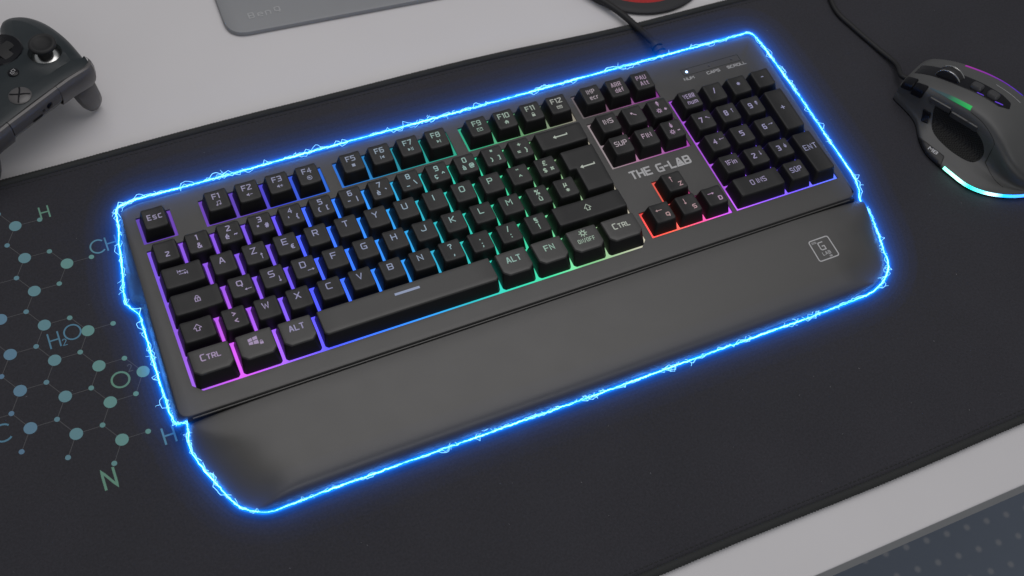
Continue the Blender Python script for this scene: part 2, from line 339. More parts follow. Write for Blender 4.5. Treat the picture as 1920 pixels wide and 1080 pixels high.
# rolled hem with thread ridges
mb=MB(); path=[]; st=.10
def hem_side(a,b,f):
    L=abs(b-a); n=int(L/st)
    for k in range(n): path.append(f(a+(b-a)*k/n))
hem_side(MX0,MX1,lambda x:(x,MY0+wav(x)-.06,-.06)); hem_side(MY0,far(MX1),lambda y:(MX1+.06,y,-.06))
hem_side(MX1,MX0,lambda x:(x,far(x)+.06,-.06)); hem_side(MY1,MY0,lambda y:(MX0-.06,y,-.06))
mb.tube(path,lambda i:.245+(.045 if i%2 else 0)+random.uniform(-.006,.006),8,closed=True,ell=1.0)
mb.build('rolled_hem',M['hem'],pad,(27,-11,-.3),smooth=80)
# seam stitches, one dash after another inside the hem
for side in (0,1):
    mb=MB(); x=MX0+.5
    while x<MX1-.6:
        y=(MY0+wav(x)+.42) if side==0 else (far(x)-.42)
        mb.loft([[(x,y-.025,.001),(x+.22,y-.025,.001),(x+.22,y+.025,.001),(x,y+.025,.001)],[(x+.03,y-.012,.03),(x+.19,y-.012,.03),(x+.19,y+.012,.03),(x+.03,y+.012,.03)]],cap1=True)
        x+=.32
    mb.build('seam_stitching',M['hem'],pad,(27,-11,-.3),smooth=0)
# molecule print
mb=MB(); big=set()
A1=Vector((2.21,-1.235)); A2=Vector((0.02,-2.485)); O0=Vector((-6.83,1.70))
def node(i,j): return O0+A1*i+A2*j
def ink(p,dim=1):
    dim*=.95
    t=min(1,max(0,(p[0]+10)/8)); t2=min(1,max(0,(p[1]+4)/8))
    a=Vector((.12,.22,.34)); b=Vector((.16,.35,.26)); c=a.lerp(b,t)
    return tuple(c*dim)
sites=[(0,-1),(0,0),(1,0),(0,1),(0,2),(1,2),(0,3),(1,3),(2,3),(0,4),(1,4),(0,5),(1,5)]
sites+=[(-1,j) for j in range(1,6)]+[(-2,j) for j in range(-2,6)]+[(-3,j) for j in range(-1,5)]+[(-1,-1)]
small={}
def disc(mb,c,r,col,z=.006,n=28): mb.poly([(c[0]+r*math.cos(2*math.pi*k/n),c[1]+r*math.sin(2*math.pi*k/n),z) for k in range(n)],0,col)
RGT=Vector((1.45,-.02)); LL=Vector((-.74,-1.235)); UL=Vector((-.74,1.235))
edges=[]
for s in sites:
    p=node(*s)
    for d in (RGT,LL):
        q=p+d; small.setdefault((round(q.x*2),round(q.y*2)),q); edges.append((p,q))
def near(q): return any((q-v).length<.45 for v in small.values())
for s in sites:
    p=node(*s)
    if near(p+UL) or s==(0,-1): edges.append((p,p+UL))
if True:
    q=node(0,-1)+UL; small[(999,1)]=q
seen=[]
for e in edges:
    d=(e[1]-e[0]).normalized()
    for qd in strip([tuple(e[0]+d*.3),tuple(e[1]-d*.1)],.035,5): mb.poly([(x,y,.004) for x,y in qd],0,(.085,.085,.09))
for q in small.values():
    if all((q-w).length>.3 for w in seen): disc(mb,q,.155,ink(q,.95)); seen.append(q)
for s in sites:
    p=node(*s); disc(mb,p,.365,ink(p),.008)
mb.build('molecule_diagram',M['matprint'],pad,(27,-11,-.3),smooth=0,color=True)
def mtext(s,x,y,h,w,col,xs=1,gap=1.8):
    mb=MB(); put(mb,text(s,x,y,h,w,xs,gap),lambda a,b,l:(a,b,.007+l*.3),0,col); mb.build('printed_lettering',M['matprint'],pad,(27,-11,-.3),smooth=0,color=True)
gA=(.13,.27,.20); gB=(.11,.25,.27); gC=(.09,.21,.30)
mtext('H',-5.02,4.62,.85,.10,gA,.9); mtext('©H',-2.3,1.05,.95,.10,gB,.95); mtext('H',-6.5,-4.45,.98,.095,gC,.85); mtext('o',-5.42,-4.28,.98,.095,gC,.95); mtext('²',-5.98,-4.78,.42,.055,gC)
mtext('o',-3.66,-8.29,.98,.12,gA); mtext('²',-2.98,-7.72,.45,.055,(.085,.09,.095)); mtext('N',-5.72,-13.98,1.12,.14,gA,.85); mtext('H',-2.07,-12.6,.98,.11,gB,.9); mtext('²',-1.36,-12.95,.45,.06,(.08,.11,.12)); mtext('©',-10.5,-9.25,1.05,.11,gC)

# ---------------------------------------------------------------- keyboard
KB=(21.5,-9,0)
kb=thing('gaming_keyboard','black full size keyboard with rainbow backlit keys and attached wrist rest','keyboard',KB)
YR=[0]+[-(.33+r)*U for r in range(1,6)]
NX,PX=.07,.06        # offsets of the navigation cluster and the number pad
mg=.085
def hole(x0,x1,rt,rb,fr=0): return (x0*U-mg,x1*U+mg,YR[rb]-.5*U-mg-fr,YR[rt]+.5*U+mg*.4)
holes={'esc':hole(0,1,0,0),'f1':hole(2,6,0,0),'f5':hole(6.5,10.5,0,0),'f9':hole(11,15,0,0),'pr':hole(15.25+NX,18.25+NX,0,0),
 'main':hole(0,15,1,5,.38),'nav':hole(15.25+NX,18.25+NX,1,2),'up':(hole(16.25+NX,17.25+NX,4,4)),'arr':hole(15.25+NX,18.25+NX,5,5),'num':hole(18.5+PX,22.5+PX,1,5)}
h=holes['up']; holes['up']=(h[0],h[1],holes['arr'][3],h[3])
def sr(*c): return lin(c)
MAIN=[(0,sr(135,75,205)),(2.8,sr(200,65,225)),(5.5,sr(140,80,240)),(8,sr(60,70,255)),(11,sr(15,110,255)),(14,sr(0,140,230)),(16.5,sr(0,165,180)),(19,sr(10,190,165)),(22,sr(40,200,145)),(25,sr(135,205,140)),(28.7,sr(205,195,175))]
NAV=[(29,sr(185,175,175)),(31.2,sr(215,140,190)),(34.6,sr(200,65,215))]
ARR=[(29,sr(255,60,60)),(31,sr(255,92,62)),(32.6,sr(255,70,130)),(34.8,sr(190,70,245))]
NUM=[(35,sr(190,75,235)),(37.5,sr(135,75,240)),(40,sr(105,75,255)),(43.2,sr(70,110,255))]
def glow(x,y):
    if x<28.9: c=lerp_table(MAIN,x); k=.55 if y>-1.3 else (1.0 if y>-9.3 else 1.15)
    elif x<35: 
        if y>-6: c=lerp_table(NAV,x); k=.30 if y>-1.3 else .46
        else: c=lerp_table(ARR,x); k=1.1 if y<-9.3 else .6
        if y>-1.3 and x<32: k=.2
    else: c=lerp_table(NUM,x); k=(.8 if y>-4 else (.95 if y>-9.5 else 1.15))*(.62 if x<35.4 and y>-9.5 else 1)
    if x>24 and x<28.9: k*=.7
    if x<7.5:
        t=max(0,min(1,(y+9.5)/5))*.8; q=sr(98,66,205); c=tuple(a*(1-t)+b*t for a,b in zip(c,q))
    g_=sum(c)/3; return tuple((v*.93+g_*.07)*k for v in c)
# top plate
xs=sorted({-.55,43.45}|{h[0] for h in holes.values()}|{h[1] for h in holes.values()})
ys=sorted({1.6,-12.55}|{h[2] for h in holes.values()}|{h[3] for h in holes.values()})
def inhole(x,y): return any(h[0]<x<h[1] and h[2]<y<h[3] for h in holes.values())
mb=MB(); vid={}
def gv(x,y,z=PLATE):
    k=(round(x,4),round(y,4),z)
    if k not in vid: vid[k]=mb.vert((x,y,z))
    return vid[k]
FLOOR=1.66
for i in range(len(xs)-1):
    for j in range(len(ys)-1):
        x0,x1,y0,y1=xs[i],xs[i+1],ys[j],ys[j+1]; ins=inhole((x0+x1)/2,(y0+y1)/2)
        if not ins: mb.face((gv(x0,y0),gv(x1,y0),gv(x1,y1),gv(x0,y1)))
        else:
            for (ax,ay,bx,by,cx,cy) in ((x0,y0,x1,y0,0,-1),(x1,y0,x1,y1,1,0),(x1,y1,x0,y1,0,1),(x0,y1,x0,y0,-1,0)):
                mx,my=(ax+bx)/2+cx*.01,(ay+by)/2+cy*.01
                if not inhole(mx,my): mb.face((gv(ax,ay),gv(bx,by),gv(bx,by,1.4),gv(ax,ay,1.4)))
# cut corners of the main opening
h=holes['main']
for (cx,cy,sx,sy,d) in ((h[0],h[2],1,1,.5),(h[1],h[2],-1,1,.5)):
    a=(cx,cy);b=(cx+sx*d,cy);c=(cx,cy+sy*d)
    mb.poly([(a[0],a[1],PLATE),(b[0],b[1],PLATE),(c[0],c[1],PLATE)])
    mb.poly([(b[0],b[1],PLATE),(c[0],c[1],PLATE),(c[0],c[1],1.4),(b[0],b[1],1.4)])
outer=round_poly([(-1.28,-12.85),(43.55,-12.85),(44.02,1.95),(43.0,2.1),(.4,2.1),(-.85,1.9)],[.7,.7,.9,.5,.5,.5],6)
N=len(outer); dens=[]
for i in range(N):
    a=Vector(outer[i]); b=Vector(outer[(i+1)%N]); k=max(1,int((b-a).length/.5))
    for t in range(k): dens.append(tuple(a+(b-a)*t/k))
inner=[(min(43.45,max(-.55,p[0])),min(1.6,max(-12.55,p[1]))) for p in dens]
def wing(p):
    y=p[1]
    if y>1.8 or y<-4.3: w=0
    else: w=lerp_table([(-4.3,0),(-3.5,.5),(-1,.3),(1.8,0)],y)
    return w
def low(p,d,w):
    cx,cy=21.5,-5.5
    x,y=p
    nx_=-1 if x<-.3 else (1 if x>43.0 else 0)
    dd=(.32 if nx_<0 else .2)*d
    yy=y-(.0 if y<0 else -.1)*d*0
    return (x+nx_*(dd+wing(p)*w), y+(.25*d if y>1.5 else 0))
rings=[[(p[0],p[1],PLATE) for p in inner],[(p[0],p[1],PLATE) for p in offset_poly(dens,.16)],[(p[0],p[1],PLATE-.03) for p in offset_poly(dens,.05)],[(p[0],p[1],PLATE-.13) for p in dens]]
rings+=[[(*low(p,.3,.15),1.3) for p in dens],[(*low(p,.7,.7),.6) for p in dens],[(*low(p,1,1),.25) for p in dens],[(*low(p,.9,.9),.05) for p in dens]]
mb.loft(rings)
case=mb.build('case',M['case'],kb,KB,smooth=30,recalc=False)
bm=bmesh.new(); bm.from_mesh(case.data); bmesh.ops.remove_doubles(bm,verts=bm.verts,dist=.0005); bmesh.ops.dissolve_degenerate(bm,dist=.0005,edges=bm.edges); bmesh.ops.recalc_face_normals(bm,faces=bm.faces)
bm.to_mesh(case.data); bm.free(); case.data.set_sharp_from_angle(angle=math.radians(30))
# lit floor of the key wells
mb=MB()
for nme,h in holes.items():
    nx=max(1,int((h[1]-h[0])/.5)); ny=max(1,int((h[3]-h[2])/.6)); gi=[[mb.vert((h[0]+.002+(h[1]-h[0]-.004)*i/nx,h[2]+.002+(h[3]-h[2]-.004)*j/ny,FLOOR)) for i in range(nx+1)] for j in range(ny+1)]
    for j in range(ny):
        for i in range(nx): mb.face((gi[j][i],gi[j][i+1],gi[j+1][i+1],gi[j+1][i]),0,lambda v:glow(v[0],v[1]))
mb.build('backlight',M['back'],kb,KB,smooth=0,color=True)
# case logo and indicator panel
for wd,x,y in (('THE',30.72,-6.36),('G-LÅB',33.12,-6.40)):
    mb=MB(); put(mb,text(wd,x,y,.56,.125,1.0,1.7),lambda a,b,l:(a,b,PLATE+.004+l*.3)); mb.build('logo_word',M['print_'],kb,KB,smooth=0)
mb=MB()
for qd in strip([(37.45,.07),(37.4,.62),(41.95,.62),(41.95,.07),(37.45,.07)],.03,9): mb.poly([(x,y,PLATE+.004) for x,y in qd])
pn=mb.build('indicator_panel',M['groove'],kb,KB,smooth=0)
for wd,x in (('NUM',37.65),('CAPS',39.58),('SCROLL',41.45)):
    mb=MB(); put(mb,text(wd,x,-.22,.20,.045,1.5,1.9),lambda a,b,l:(a,b,PLATE+.004+l*.3)); mb.build('lettering',M['print_'],pn,KB,smooth=0)
for k,(x,lb) in enumerate(((37.76,'lit blue white lamp above NUM'),(39.55,'unlit lamp above CAPS'),(41.35,'unlit lamp above SCROLL'))):
    mb=MB(); r=.085; n=16
    mb.loft([[(x+rr*math.cos(2*math.pi*i/n),.36+rr*math.sin(2*math.pi*i/n),PLATE+z) for i in range(n)] for rr,z in ((r,-.02),(r,.02),(r*.7,.05))],cap1=True)
    o=mb.build('indicator_light',M['ledon'] if k==0 else M['ledoff'],pn,KB,smooth=40); o['label']=lb

# ---- keys
def arrow(kind,s=1.0):
    a={'l':[(-1,0),(1,0)],'r':[(1,0),(-1,0)],'u':[(0,1),(0,-1)],'d':[(0,-1),(0,1)],'h':[(-.75,.6),(.75,-.5)]}[kind]
    t=Vector(a[0]); e=Vector(a[1]); d=(e-t).normalized(); n=Vector((-d.y,d.x))
    return [('s',[tuple((t+d*.35)*s),tuple(e*s)],.2*s),('f',[tuple((t)*s),tuple((t+d*.62+n*.42)*s),tuple((t+d*.62-n*.42)*s)],0)]
def arrowlong(w):
    return [('s',[(-w+.1,0),(w,0)],.09),('f',[(-w-.02,0),(-w+.2,.15),(-w+.2,-.15)],0),('s',[(w,0),(w,.1)],.07)]
def page(up):
    s=1 if up else -1
    return [('s',[(0,.9*s),(0,-.9*s)],.22),('f',[(0,1.15*s),(.6,.45*s),(-.6,.45*s)],0),('s',[(-.45,.15),(.45,.15)],.18),('s',[(-.45,-.25),(.45,-.25)],.18)]
def sun(): 
    o=[('s',arc(0,0,.55,.55,0,360,14),.26)]
    for k in range(8):
        c,s_=math.cos(k*math.pi/4),math.sin(k*math.pi/4); o.append(('s',[(c*.75,s_*.75),(c*1.1,s_*1.1)],.24))
    return o
SPK=[('f',[(-1,-.3),(-.55,-.3),(-.1,-.75),(-.1,.75),(-.55,.3),(-1,.3)],0)]
ICON={
 'music':[('s',[(-.45,-.6),(-.45,.75),(.7,.95),(.7,-.45)],.2),('f',arc(-.7,-.65,.36,.3,0,330,10),0),('f',arc(.45,-.5,.36,.3,0,330,10),0)],
 'voldn':SPK+[('s',[(.3,0),(1,0)],.24)],'volup':SPK+[('s',[(.2,0),(1.1,0)],.24),('s',[(.65,.45),(.65,-.45)],.24)],
 'mute':[('s',arc(0,0,.85,.85,0,360,16),.2),('f',[(-.5,-.2),(-.2,-.2),(.2,-.5),(.2,.5),(-.2,.2),(-.5,.2)],0),('s',[(-.55,.55),(.55,-.55)],.18)],
 'stop':[('f',[(-.6,-.6),(.6,-.6),(.6,.6),(-.6,.6)],0)],
 'prev':[('f',[(.7,-.65),(.7,.65),(-.4,0)],0),('s',[(-.65,.65),(-.65,-.65)],.24)],'next':[('f',[(-.7,-.65),(-.7,.65),(.4,0)],0),('s',[(.65,.65),(.65,-.65)],.24)],
 'play':[('f',[(-1,-.65),(-1,.65),(-.05,0)],0),('s',[(.35,.65),(.35,-.65)],.22),('s',[(.85,.65),(.85,-.65)],.22)],
 'mail':[('s',[(-1,-.65),(1,-.65),(1,.65),(-1,.65),(-1,-.65)],.2),('s',[(-1,.65),(0,-.1),(1,.65)],.18)],
 'home':[('f',[(-1,.0),(0,.95),(1,.0),(.65,.0),(.65,-.75),(.2,-.75),(.2,-.2),(-.2,-.2),(-.2,-.75),(-.65,-.75),(-.65,.0)],0)],
 'lock':[('f',[(-.65,-.85),(.65,-.85),(.65,.15),(-.65,.15)],0),('s',[(-.4,.15),(-.4,.6),(-.15,.9),(.15,.9),(.4,.6),(.4,.15)],.2)],
 'caps':[('s',[(-.7,-.9),(.7,-.9),(.7,.2),(-.7,.2),(-.7,-.9)],.24),('s',[(-.45,.2),(-.45,.65),(-.15,1),(.15,1),(.45,.65),(.45,.2)],.22),('s',[(0,-.1),(0,-.6)],.24)],
 'calc':[('s',[(-1,-.6),(1,-.6),(1,.6),(-1,.6),(-1,-.6)],.2),('s',[(-1,.25),(1,.25)],.22),('s',[(-.5,-.2),(.6,-.2)],.16)],
 'shift':[('s',[(-.42,-.9),(.42,-.9),(.42,-.1),(.95,-.1),(0,1),(-.95,-.1),(-.42,-.1),(-.42,-.9)],.2)],
 'tab':[('s',[(-1.2,.5),(1.1,.5)],.2),('f',[(-1.2,.5),(-.5,.95),(-.5,.05)],0),('s',[(-1.4,1),(-1.4,0)],.2),('s',[(-1.1,-.5),(1.2,-.5)],.2),('f',[(1.2,-.5),(.5,-.05),(.5,-.95)],0),('s',[(1.4,0),(1.4,-1)],.2)],
 'win':[('f',[(-1.3,-.15+.2),(-.45,-.05+.2),(-.45,.7+.2),(-1.3,.55+.2)],0),('f',[(-.3,-.03+.2),(.65,.05+.2),(.65,.85+.2),(-.3,.72+.2)],0),('f',[(-1.3,-.3+.2),(-.45,-.2+.2),(-.45,-.95+.2),(-1.3,-.85+.2)],0),('f',[(-.3,-.2+.2),(.65,-.12+.2),(.65,-1.1+.2),(-.3,-.98+.2)],0),('f',[(.85,-1.2),(1.55,-1.2),(1.55,-.65),(.85,-.65)],0),('s',[(1,-.65),(1,-.4),(1.2,-.25),(1.4,-.4),(1.4,-.65)],.13)],
 'sun':sun(),'pgup':page(True),'pgdn':page(False),'l':arrow('l'),'r':arrow('r'),'u':arrow('u'),'d':arrow('d'),'h':arrow('h'),
 'bar':[('f',[(-.78,-.085),(.78,-.085),(.78,.085),(-.78,.085)],0)],'back':arrowlong(.52),'enter':arrowlong(.5),
}
def icon_groups(nm,cx,cy,s):
    out=[]
    for kind,pts,w in ICON[nm]:
        pp=[(cx+x*s,cy+y*s) for x,y in pts]
        if kind=='s': out.append(strip(pp,w*s))
        else: out.append([pp])
    return out
ST=.062
def T(s,x,y,h,xs=1.0,st=None): return ('t',s,x,y,h,xs,st or ST)
def I(s,x,y,sc): return ('i',s,x,y,sc)
def letter(c,*extra): return [T(c,-.06,.17,.38,1.15)]+list(extra)
def num3(top,a,b=None):
    r=[T(top,-.02,.30,.33,.95)]
    if b is None: r.append(T(a,0,-.27,.32))
    else: r+= [T(a,-.22,-.24,.30),T(b,.30,-.22,.30)]
    return r
def pair(a,b): return [T(a,0,.26,.32),T(b,.03,-.22,.34)]
def fk(s,ic): return [T(s,-.02,.26,.34,.95),I(ic,.02,-.26,.17)]
def two(a,b): return [T(a,0,.24,.31,.78 if len(a)<4 else .62,.046),T(b,.05,-.24,.31,.85,.046)]
K=[]   # (label, x0, x1, row, legends, style)
K.append(('Esc',0,1,0,[T('E',-.30,.06,.34,.8),T('S',.02,.02,.26,.95),T('C',.34,.02,.26,.95)],'n'))
for i,(s,ic) in enumerate((('F1','music'),('F2','voldn'),('F3','volup'),('F4','mute'))): K.append((s,2+i,3+i,0,fk(s,ic),'n'))
for i,(s,ic) in enumerate((('F5','stop'),('F6','prev'),('F7','play'),('F8','next'))): K.append((s,6.5+i,7.5+i,0,fk(s,ic),'n'))
for i,(s,ic) in enumerate((('F9','mail'),('F10','home'),('F11','lock'),('F12','calc'))): K.append((s,11+i,12+i,0,fk(s,ic),'n'))
for i,(a,b) in enumerate((('IMP','ecr'),('ARR','déf'),('PAU','Att'))): K.append((a+' '+b,15.25+NX+i,16.25+NX+i,0,two(a,b),'n'))
K.append(('superscript two',0,1,1,[T('2',.02,-.22,.28,1.0)],'n'))
for i,(t,a,b) in enumerate((('1','&',None),('2','é','~'),('3','"','#'),('4',"'",'{'),('5','(','['),('6','-','|'),('7','è','`'),('8','_','\\'),('9','ç','^'),('0','à','@'),('°',')',']'),('+','=','}'))):
    K.append((t,1+i,2+i,1,num3(t,a,b),'n'))
K.append(('backspace arrow',13,15,1,[I('back',-.05,.05,.95)],'n'))
K.append(('tabulator arrows',0,1.5,2,[I('tab',0,.16,.19)],'n'))
ex={'Z':I('u',.32,-.3,.2),'E':T('€',.3,-.28,.26),'Q':I('l',.32,-.3,.2),'S':I('d',.32,-.3,.2),'D':I('r',.32,-.3,.2)}
for i,c in enumerate('AZERTYUIOP'): K.append((c,1.5+i,2.5+i,2,letter(c,*([ex[c]] if c in ex else [])),'n'))
K.append(('diaeresis and circumflex',11.5,12.5,2,pair('¨','^'),'n')); K.append(('pound and dollar',12.5,13.5,2,[T('£',-.05,.28,.32),T('$',-.22,-.26,.32),T('¤',.28,-.24,.32)],'n'))
K.append(('enter arrow',13.5,15,2,[I('enter',.12,-.75,1.0)],'enter'))
K.append(('padlock for caps lock',0,1.75,3,[I('caps',.05,.05,.20)],'n'))
for i,c in enumerate('QSDFGHJKLM'): K.append((c,1.75+i,2.75+i,3,letter(c,*([ex[c]] if c in ex else [])),'n'))
K.append(('percent',11.75,12.75,3,pair('%','ù'),'n')); K.append(('micro and star',12.75,13.75,3,pair('µ','*'),'n'))
K.append(('left shift arrow',0,1.25,4,[I('shift',0,.1,.23)],'n')); K.append(('angle brackets',1.25,2.25,4,pair('>','<'),'n'))
for i,c in enumerate('WXCVBN'): K.append((c,2.25+i,3.25+i,4,letter(c),'n'))
for i,(a,b) in enumerate((('?',','),('.',';'),('/',':'),('§','!'))): K.append((a+' '+b,8.25+i,9.25+i,4,pair(a,b),'n'))
K.append(('right shift arrow',12.25,15,4,[I('shift',-.1,.05,.24)],'n'))
ctl=[T('C',-.44,.1,.40,.8,.07),T('TRL',.16,.06,.31,.9,.06)]
K.append(('left CTRL',0,1.42,5,ctl,'w')); K.append(('window squares',1.42,2.72,5,[I('win',-.05,.12,.28)],'w')); K.append(('left ALT',2.72,3.95,5,[T('ALT',0,.15,.36,.9,.068)],'w'))
K.append(('space bar dash',3.95,9.83,5,[I('bar',0,.22,1.0)],'sp'))
K.append(('right ALT',9.83,11.08,5,[T('ALT',0,.1,.38,.9,.068)],'w')); K.append(('FN',11.08,12.33,5,[T('FN',0,.1,.38,.95,.066)],'w'))
K.append(('sun ON/OFF',12.33,13.6,5,[I('sun',0,.34,.24),T('ON/OFF',0,-.2,.27,.68,.042)],'w')); K.append(('right CTRL',13.6,15,5,ctl,'w'))
x=15.25+NX
for s,i,r in (('INS',0,1),('SUP',0,2),('FIN',1,2)): K.append((s,x+i,x+i+1,r,[T(s,0,.1,.33,.95,.050)],'n'))
K.append(('home arrow',x+1,x+2,1,[I('h',-.03,.1,.24)],'n'))
K.append(('page up with sun plus',x+2,x+3,1,[I('pgup',0,.33,.2),I('sun',-.12,-.22,.17),T('+',.35,-.2,.28)],'n')); K.append(('page down with sun minus',x+2,x+3,2,[I('pgdn',0,.33,.2),I('sun',-.12,-.22,.17),T('-',.35,-.2,.28)],'n'))
K.append(('up arrow Z',x+1,x+2,4,[I('u',-.15,.22,.22),T('Z',.3,-.3,.27,1.1)],'n')); K.append(('left arrow Q',x,x+1,5,[I('l',-.15,.18,.22),T('Q',.3,-.27,.27,1.1)],'n')); K.append(('down arrow S',x+1,x+2,5,[I('d',-.15,.22,.22),T('S',.3,-.3,.27,1.1)],'n')); K.append(('right arrow D',x+2,x+3,5,[I('r',-.15,.2,.22),T('D',.3,-.28,.27,1.1)],'n'))
x=18.5+PX
K.append(('VERR num',x,x+1,1,two('VERR','num'),'n'))
for i,s in enumerate('/*-'): K.append(('number pad '+s,x+1+i,x+2+i,1,[T(s,0,.1,.34)],'n'))
for s,i,r,ic in (('7',0,2,'h'),('8',1,2,'u'),('9',2,2,'pgup'),('4',0,3,'l'),('6',2,3,'r'),('2',1,4,'d'),('3',2,4,'pgdn')): K.append(('number pad '+s,x+i,x+i+1,r,[T(s,-.18,.02,.36,.85,.072),I(ic,.32,.1,.17)],'n'))
K.append(('number pad 5',x+1,x+2,3,[T('5',0,.06,.36,.9,.072)],'n')); K.append(('1Fin',x,x+1,4,[T('1Fin',0,.08,.34,.8,.050)],'n'))
K.append(('number pad plus',x+3,x+4,2,[T('+',0,.15,.44)],'tall')); K.append(('ENT',x+3,x+4,4,[T('ENT',0,.4,.40,.85,.052)],'tall'))
K.append(('0 INS',x,x+2,5,[T('0',-.42,.08,.35,.9,.052),T('INS',.25,.08,.33,.95,.050)],'n')); K.append(('SUP with dot',x+2,x+3,5,[T('SUP',0,.02,.34,.85,.050),T('.',.02,.36,.3)],'n'))

TILT={0:.05,1:.04,2:.02,3:.0,4:-.03,5:-.02}
def make_key(lbl,x0,x1,row,legs,style):
    cx=(x0+x1)/2*U; cy=YR[row]; hw=(x1-x0)/2*U-.088; hh=U/2-.07
    by0,by1=-hh,hh; tin=.215
    topmat=0
    if style=='tall': by0=-hh-U
    dish=.05
    if style=='enter':
        dx=.25*U
        base=[(-hw+dx,-hh-U),(hw,-hh-U),(hw,hh),(-hw,hh),(-hw,-hh),(-hw+dx,-hh)]
        top=[(-hw+dx+tin,-hh-U+.26),(hw-tin,-hh-U+.26),(hw-tin,hh-.16),(-hw+tin,hh-.16),(-hw+tin,-hh+.18),(-hw+dx+tin,-hh+.18)]
        rb=.08; rt=.07; dish=.0; kern=Vector((.25,-.1))
    elif style in('w','sp'):
        by0=-hh-.36; c=.2 if style=='w' else .22
        base=[(-hw,by0+c*.7),(-hw+c*.7,by0),(hw-c*.7,by0),(hw,by0+c*.7),(hw,hh),(-hw,hh)]
        t=.15 if style=='w' else .14; ty0=by0+.33; cc=.30 if style=='w' else .14
        top=[(-hw+t,ty0+cc),(-hw+t+cc,ty0),(hw-t-cc,ty0),(hw-t,ty0+cc),(hw-t,hh-.16),(-hw+t,hh-.16)]
        rb=.06; rt=.07; dish=-.02; kern=Vector((0,(ty0+hh)/2)); topmat=3
    else:
        base=rect(-hw,hw,by0,by1); top=rect(-hw+tin,hw-tin,by0+.27,by1-.13)
        rb=.1; rt=.13; kern=Vector((0,(by0+by1)/2+.05))
    B=round_poly(base,rb,3); Tq=round_poly(top,rt,3)
    # split long edges so the dish reads as a curve
    def split(P,Q):
        a=[];b=[];n=len(P)
        for i in range(n):
            k=max(1,int((Vector(Q[(i+1)%n])-Vector(Q[i])).length/.16))
            for t in range(k):
                a.append(tuple(Vector(P[i]).lerp(Vector(P[(i+1)%n]),t/k))); b.append(tuple(Vector(Q[i]).lerp(Vector(Q[(i+1)%n]),t/k)))
        return a,b
    B,Tq=split(B,Tq)
    tw=max(p[0] for p in Tq); tilt=TILT[row] if style not in('w','sp') else -.07
    jt=random.uniform(-.014,.014); tilt+=random.uniform(-.012,.012)
    def zt(x,y): return TOP+jt-dish*(1-min(1,(x/tw)**2))*(1 if abs(x)<=tw else 0)+tilt*(y-kern.y)
    mbk=MB(); R=[]
    grow=lambda P,d:offset_poly(P,-d)
    R.append([(cx+p[0],cy+p[1],FLOOR-.02) for p in B])
    ta=grow(Tq,.045); tb=grow(Tq,.02); tc=offset_poly(Tq,.03)
    R.append([(cx+p[0],cy+p[1],zt(*q)-.12) for p,q in zip(ta,Tq)])
    ids=mbk.loft(R,2)
    R=[[(cx+p[0],cy+p[1],zt(*q)-.12) for p,q in zip(ta,Tq)],[(cx+p[0],cy+p[1],zt(*q)-.045) for p,q in zip(tb,Tq)],[(cx+p[0],cy+p[1],zt(*q)-.01) for p,q in zip(Tq,Tq)],[(cx+p[0],cy+p[1],zt(*p)) for p in tc]]
    for s in (.75,.5,.25): R.append([(cx+kern.x+(p[0]-kern.x)*s,cy+kern.y+(p[1]-kern.y)*s,zt(kern.x+(p[0]-kern.x)*s,kern.y+(p[1]-kern.y)*s)) for p in tc])
    rid=mbk.loft(R,topmat)
    c=mbk.vert((cx+kern.x,cy+kern.y,zt(kern.x,kern.y))); L=rid[-1]
    for i in range(len(L)): mbk.face((L[i],L[(i+1)%len(L)],c),topmat)
    gcol=glow(cx,cy); mxv=max(gcol)+1e-6; gcol=tuple(.25+.75*v/mxv for v in gcol)
    k=1.0 if row else .75
    gcol=tuple(v*k for v in gcol)
    oy=(top[0][1]+top[-1][1])/2 if style=='n' else (kern.y if style in('w','sp') else 0)
    if style=='tall': oy=kern.y
    for lg in legs:
        if lg[0]=='t': gr=text(lg[1],lg[2],lg[3]+oy,lg[4],lg[6],lg[5])
        else: gr=icon_groups(lg[1],lg[2],lg[3]+oy,lg[4])
        put(mbk,gr,lambda a,b,l:(cx+a,cy+b,zt(a,b)+.007+l*.4),1,gcol)
    # the loft's first and second ring groups share an edge loop: merge them
    loc=(cx,cy,FLOOR)
    o=mbk.build('key',[M['keytop'],M['legend'],M['keyside'],M['keytop_sheen']],kb,loc,smooth=50,color=True)
    return o
for kdef in K:
    o=make_key(*kdef); o['label']='black key marked '+kdef[0]

# ---- wrist rest
FRONT=[(-1.28,-13.6),(-1.12,-14.3),(-.95,-15.0),(-.02,-17.5),(.55,-18.35),(1.0,-18.7),(1.6,-18.9),(2.5,-18.95),(9,-18.92),(20,-19.0),(30,-18.98),(38,-18.95),(40,-18.93),(41.2,-18.8),(42.0,-18.5),(42.8,-18.1),(43.3,-17.6),(43.6,-16.9),(43.95,-15.9),(44.35,-14.5),(44.5,-13.5)]
def front(x): return lerp_table(FRONT,x)
fl_=[Vector(p) for p in FRONT]; fl_=[Vector((-1.25,-12.2))]+fl_+[Vector((44.5,-12.2))]
def edge_dist(x,y,side=False):
    p=Vector((x,y)); d=9
    for a,b in zip(fl_,fl_[1:]):
        if side and 1.2<(a.x+b.x)/2<42.0: continue
        ab=b-a; t=max(0,min(1,(p-a).dot(ab)/ab.length_squared)); d=min(d,(p-a-ab*t).length)
    return d
RB=-13.02
xsr=sorted(set([-1.28+(.0),-1.22,-1.12,-.95,-.75,-.5,-.25,-.02,.25,.55,.8,1,1.3,1.6,2,2.5,3.2,4]+[5+1.2*i for i in range(28)]+[38.4,39.2,40,40.7,41.4,42,42.6,43,43.4,43.6,43.8,43.95,44.1,44.3,44.45]))
mb=MB(); nv=26; cols=[]
